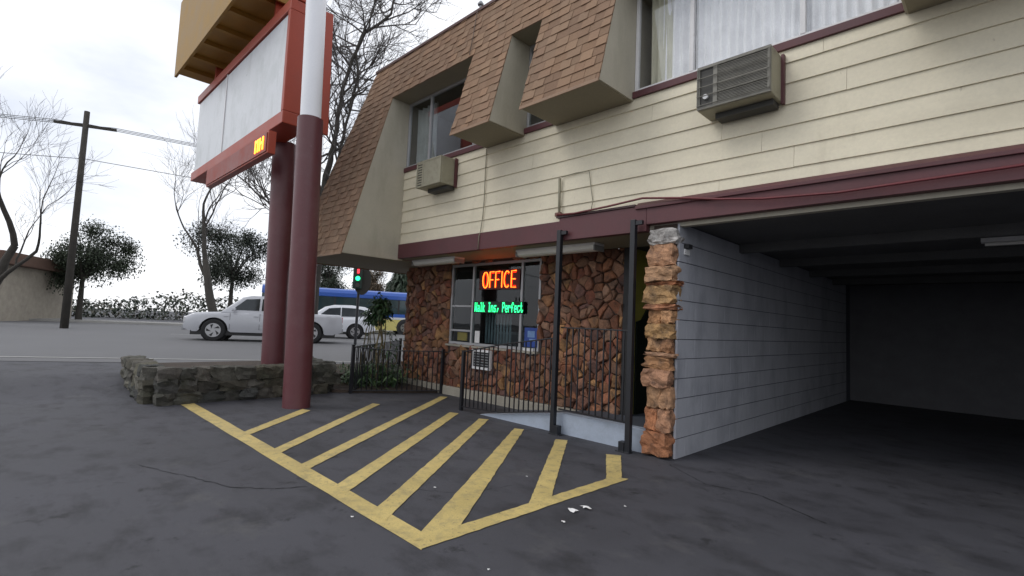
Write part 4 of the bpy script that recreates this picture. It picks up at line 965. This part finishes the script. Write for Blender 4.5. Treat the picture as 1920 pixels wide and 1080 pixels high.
    for sx_ in seams:
        for s_ in (-1, 1):
            if any(abs(sx_-wx) < r+.1 for wx in wheels): continue
            q = MB(); zt__ = interp(up, sx_)-.06; q.prism([(sx_-.006, s_*(wy(sx_)*1.0-.004), .45), (sx_+.006, s_*(wy(sx_)-.004), .45), (sx_+.006, s_*(wy(sx_)*.985-.004), zt__), (sx_-.006, s_*(wy(sx_)*.985-.004), zt__)], (0, s_*.008, 0)); q.xform(Mx); q.build('door_seam', blacktrim, t)
            q = MB(); y = s_*wy(sx_); q.box(sx_+.05, min(y-s_*.02, y+s_*.022), zt__-.12, sx_+.2, max(y-s_*.02, y+s_*.022), zt__-.09); q.xform(Mx); q.build('door_handle', paint, t, bevel=.006)
    for s_ in (-1, 1):
        q = MB(); x_ = wins[-1][-1][0]-.1; y = s_*(wy(x_)+.10); q.box(x_-.06, min(y-.08, y+.08), zb_+.03, x_+.08, max(y-.08, y+.08), zb_+.16); q.xform(Mx); q.build('mirror', paint, t, bevel=.03, segs=3)
    q = MB(); q.box(Ln-.02, -hw*.5, .62, Ln+.012, hw*.5, .80); q.xform(Mx); q.build('grille', blacktrim, t)
    q = MB(); q.box(-.062, -.16, .62, -.02, .16, .74); q.xform(Mx); q.build('number_plate', whlens, t)
    for wn_ in wins:
        for s_ in (-1, 1):
            q = MB(); p = [Vector(cs(s_, x, z))+Vector((0, s_*.004, 0)) for x, z in wn_]; q.prism(p, (0, s_*.006, 0)); q.xform(Mx); q.build('window', cglass, t)
    for (x0, z0, x1, z1, nm) in extra or ():
        q = MB(); a = [(x0, -(wy(x0)-.22-roofin*(z0-zb_)/(zt_-zb_)), z0), (x1, -(wy(x1)-.22-roofin*(z1-zb_)/(zt_-zb_)), z1)]
        pts = [a[0], a[1], (a[1][0], -a[1][1], a[1][2]), (a[0][0], -a[0][1], a[0][2])]; d = Vector((z1-z0, 0, -(x1-x0))).normalized(); d = d if d.z > 0 else -d
        q.prism([Vector(p)+d*.012 for p in pts], d*.006); q.xform(Mx); q.build(nm, cglass, t)
    for wx in wheels:
        for s_ in (-1, 1):
            q = MB(); q.tube([(wx, s_*(hw-.32), r+.01), (wx, s_*(hw-.24), r+.01)], r+.075, 24); q.xform(Mx); q.build('wheel_arch', blacktrim, t)
            wheel(t, Mx, wx, s_*(hw-.10), r, .24, s_)
    q = MB(); q.box(.25, -hw+.08, .22, Ln-.25, hw-.08, .38); q.xform(Mx); q.build('underside', blacktrim, t)
    for s_ in (-1, 1):
        q = MB(); x0, z0, z1, dx = tails; y = s_*(wy(0)-.02); q.box(x0-.015, min(y, y-s_*.12), z0, x0+dx, max(y, y-s_*.12), z1); q.xform(Mx); q.build('tail_light', redlens, t, bevel=.01)
        q = MB(); y = s_*(hw*.84-.12); q.box(Ln-.12, y-.14, .68, Ln+.005, y+.14, .84); q.xform(Mx); q.build('headlight', whlens, t, bevel=.01)
    q = MB(); q.box(-.05, -hw*.82, .42, .05, hw*.82, .60); q.box(Ln-.05, -hw*.82, .38, Ln+.05, hw*.82, .56); q.xform(Mx); q.build('bumper', galv if 'pickup' in name else paint, t, bevel=.02)
    return t
hd = -SD
# SUV heading along -SD, tail at the right
vehicle('parked_suv', 'silver estate SUV on the street beyond the pickup, in front of the bus', 'car', (-23.93, 13.78, .206), hd, 4.7,
        [(0.02, .35), (0, .95), (.12, 1.08), (3.35, 1.02), (4.45, .90), (4.66, .75), (4.7, .35)],
        [(.06, 1.05), (.28, 1.52), (.5, 1.62), (1.2, 1.68), (2.0, 1.66), (2.45, 1.54), (3.2, 1.02)],
        [[(.42, 1.16), (.55, 1.46), (.9, 1.53), (.9, 1.12)], [(.94, 1.12), (.94, 1.54), (1.65, 1.55), (1.65, 1.10)], [(1.70, 1.10), (1.70, 1.55), (2.25, 1.49), (2.75, 1.08)]],
        (.95, 3.75), .36, .92, silver2, .20, (.0, .92, 1.04, .04), ((.10, 1.12, .32, 1.55, 'rear_window'), (3.15, 1.06, 2.50, 1.50, 'windscreen')))
vehicle('silver_pickup', 'silver pickup truck with rounded wheel arches nearest the sign columns', 'pickup truck', (-19.85, 9.95, .206), hd, 5.5,
        [(0.02, .45), (0, 1.06), (.10, 1.14), (2.35, 1.14), (4.1, 1.10), (5.2, 1.02), (5.45, .88), (5.5, .42)],
        [(2.0, 1.12), (2.15, 1.66), (2.35, 1.74), (3.35, 1.74), (3.65, 1.66), (4.30, 1.10)],
        [[(2.28, 1.18), (2.36, 1.60), (2.95, 1.64), (2.95, 1.18)], [(3.03, 1.18), (3.03, 1.64), (3.5, 1.60), (3.95, 1.18)]],
        (1.15, 4.50), .40, .96, silver, .2, (.0, .84, 1.06, .05), ((2.06, 1.2, 2.18, 1.6, 'rear_window'), (4.22, 1.14, 3.68, 1.62, 'windscreen')))
vehicle('grey_car', 'grey sedan waiting on the street at the far left', 'car', (-25.5, -3.0, .206), hd, 4.5,
        [(0.02, .35), (0, .90), (.15, .98), (3.2, .95), (4.3, .82), (4.47, .70), (4.5, .32)],
        [(.55, .96), (1.25, 1.38), (1.5, 1.43), (2.45, 1.43), (2.75, 1.37), (3.4, .95)],
        [[(.95, 1.02), (1.33, 1.32), (1.75, 1.34), (1.75, 1.0)], [(1.82, 1.0), (1.82, 1.35), (2.6, 1.33), (3.05, 1.0)]],
        (.85, 3.65), .32, .88, mat('grey_paint', (.16, .17, .19), .3, .02, 1, .02, 20, 0, coat=.6), .2, (.0, .72, .88, .1), ((.62, 1.0, 1.2, 1.35, 'rear_window'), (3.34, .98, 2.8, 1.33, 'windscreen')))
# bus
bo = (-35.7, 12.2, .206); Mb = local(bo, SD); bt = thing('city_bus', 'blue and yellow city bus passing behind the parked vehicles', 'bus', bo)
BL, BW = 12.2, 1.28
q = MB(); q.box(0, -BW, .25, BL, BW, 1.04); q.xform(Mb); q.build('lower_body', busyel, bt, bevel=.03)
q = MB(); q.box(0, -BW-.004, 1.045, BL, BW+.004, 1.19); q.xform(Mb); q.build('stripe', buswhite, bt)
q = MB(); q.box(0, -BW, 1.195, BL, BW, 1.42); q.xform(Mb); q.build('blue_band', busblue, bt)
q = MB(); q.box(.02, -BW+.02, 1.43, BL-.02, BW-.02, 2.42); q.xform(Mb); q.build('window_band', bglass, bt)
q = MB(); pr_ = [(-BW, 2.43), (-BW, 2.70), (-BW+.10, 2.90), (-BW+.35, 3.0), (BW-.35, 3.0), (BW-.1, 2.90), (BW, 2.70), (BW, 2.43)]
q.prism([(0, y, z) for y, z in pr_], (BL, 0, 0)); q.xform(Mb); q.build('roof', busblue, bt, bevel=.03)
for i in range(9):
    x_ = .25+i*1.43
    for s_ in (-1, 1): q = MB(); q.box(x_-.06, s_*BW-.012 if s_ > 0 else -BW-.004, 1.425, x_+.06, BW+.004 if s_ > 0 else -BW+.012, 2.425); q.xform(Mb); q.build('window_pillar', busblue if i in (0, 8) else blacktrim, bt)
q = MB()
for i in range(8): q.box(.45+i*1.43, -.9, 1.2, .55+i*1.43, .9, 1.85)
q.xform(Mb); q.build('seat_backs', blacktrim, bt)
for wx in (3.0, 9.35):
    for s_ in (-1, 1):
        q = MB(); q.tube([(wx, s_*(BW-.4), .5), (wx, s_*(BW+.006), .5)], .60, 24); q.xform(Mb); q.build('wheel_arch', blacktrim, bt); wheel(bt, Mb, wx, s_*(BW-.14), .48, .3, s_, acgrey)
# traffic signal
ts = thing('traffic_signal', 'traffic signal with lit green lamp and red hand in front of the bus', 'traffic light', (-18.6, 9.9, .206))
tx_, ty_ = -18.4, 9.85; vdir = Vector((0-tx_, 0-ty_, 0)).normalized(); Mt = local((tx_, ty_, 0), vdir)
q = MB(); q.tube([(-.15, 0, .2), (-.15, 0, 3.4)], .055, 10); q.xform(Mt); q.build('pole', ironm, ts)
q = MB(); pts = [(-.05, .12+.34*math.cos(R(a)), 2.80+.60*math.sin(R(a))) for a in range(0, 360, 15)]; q.prism(pts, (.10, 0, 0)); q.xform(Mt); q.build('basket_oval', mat('basket_dark', (.03, .028, .022), .7), ts)  # dark oval taken for a hanging flower basket, modelled as a flat plate
q = MB(); q.box(.05, -.24, 2.44, .22, .10, 3.28); q.xform(Mt); q.build('housing', mat('signal_green_housing', (.015, .04, .03), .5), ts, bevel=.02)
for z_, m_, nm in ((3.12, tlr, 'red_hand'), (2.84, tlg, 'green_lamp'), (2.58, acdark, 'dark_lamp')):
    q = MB()
    if nm == 'red_hand': q.box(.22, -.10, z_-.08, .235, -.01, z_+.09)
    else: q.tube([(.22, -.06, z_), (.245, -.06, z_)], .09, 18)
    q.xform(Mt); q.build(nm, m_, ts)
    q = MB(); q.tube([(.23, -.06+.12*math.cos(R(a)), z_+.12*math.sin(R(a))) for a in range(0, 181, 20)], .012, 5); q.xform(Mt); q.build('visor', ironm, ts)

# ---- shop across the street (left of the sign)
sh = thing('roadside_shop', 'low beige shop with dark windows across the street at the far left', 'building', (-48, -8, .2))
Ms = local((-46, -14, .2), SD)
q = MB(); q.box(0, 0, 0, 15, 9, 3.2); q.xform(Ms); q.build('wall', mat('shop_wall', (.36, .32, .26), .85), sh)
q = MB(); q.box(-.6, -1.0, 3.2, 15.6, 9.6, 3.9); q.xform(Ms); q.build('roof', mat('shop_roof', (.12, .07, .05), .85), sh, bevel=.05)
for i in range(4):
    q = MB(); q.box(1+i*3.5, -.04, .9, 3.4+i*3.5, .02, 2.5); q.xform(Ms); q.build('window', cglass, sh)
q = MB(); q.box(14.2-.9, -.05, 0, 14.4, .02, 2.2); q.xform(Ms); q.build('door', blacktrim, sh)
ut = thing('utility_pole', 'tall wooden utility pole across the street at the far left', 'utility pole', (-31, 2.0, .2))
q = MB(); q.tube([(-31, 2, .2), (-31, 2, 10.5)], [.16, .11], 12); q.build('pole', bark, ut, smooth=True)
q = MB(); q.bar((-31.5, .9, 9.8), (-30.5, 3.1, 9.8), .1, .12); q.build('crossarm', bark, ut)

wm = mat('wire_black', (.02, .02, .02), .7)
for k, (dx, dy, z_) in enumerate(((-.45, -1.0, 9.9), (.0, 0, 9.9), (.45, 1.0, 9.9), (.1, .1, 8.2))):
    q = MB(); P0 = Vector((-31+dx, 2+dy, z_)); pts = []
    for i in range(25):
        f = i/24; p = P0+SD*(-70+140*f); u = abs(-70+140*f)/70; p.z = z_-1.4*math.sin(math.pi*min(1, u))*1.0; pts.append(p)
    q.tube(pts, .014, 4); tag(q.build('overhead_wire', wm), ['street side overhead wire at the top of the utility pole', 'middle overhead wire at the top of the utility pole', 'shop side overhead wire at the top of the utility pole', 'lower overhead wire on the utility pole'][k], 'wire', 'overhead wires')
q = MB(); q.fixn = False
for t0 in range(-60, 80, 9): q.add([sp(t0, 13.4, .214), sp(t0+3, 13.4, .214), sp(t0+3, 13.54, .214), sp(t0, 13.54, .214)], [(0, 1, 2, 3)])
q.add([sp(-120, .6, .214), sp(150, .6, .214), sp(150, .72, .214), sp(-120, .72, .214)], [(0, 1, 2, 3)])
struct(q.build('lane_marking', mat('white_road_paint', (.4, .4, .38), .8, .2, 4, .1, 60)))
# ---- litter
sc_lab = ['crumpled white paper scrap just outside the short yellow edge line', 'second white paper scrap touching the first near the yellow line', 'tiny white scrap right of the paper scraps', 'tiny white scrap between two diagonal stripes left of centre', 'white speck beside the long yellow line', 'lone white speck on the dark asphalt near the bottom', 'yellowish scrap just below the paper scraps', 'small white speck between the stripes near the yellow corner']
for (x, y, s_), lb in zip([(-2.24, 2.98, .055), (-2.22, 3.10, .055), (-2.05, 3.35, .02), (-3.25, 2.5, .018), (-3.1, 1.72, .016), (-2.0, 1.93, .016), (-2.16, 2.76, .02), (-3.0, 3.3, .014)], sc_lab):
    q = MB(); rg = random.Random(int(x*100)); n = 11; ring = [(x+s_*rg.uniform(.25, 1.1)*math.cos(k*6.28/n), y+s_*rg.uniform(.3, .8)*math.sin(k*6.28/n), .006+rg.random()*s_*.25) for k in range(n)]
    q.add(ring+[(x, y, .008+s_*.2)], [(k, (k+1) % n, n) for k in range(n)]); tag(q.build('paper_scrap', paperm), lb, 'litter', 'paper litter on the asphalt')
for o in bpy.data.objects:
    if '_o' in o: del o['_o']
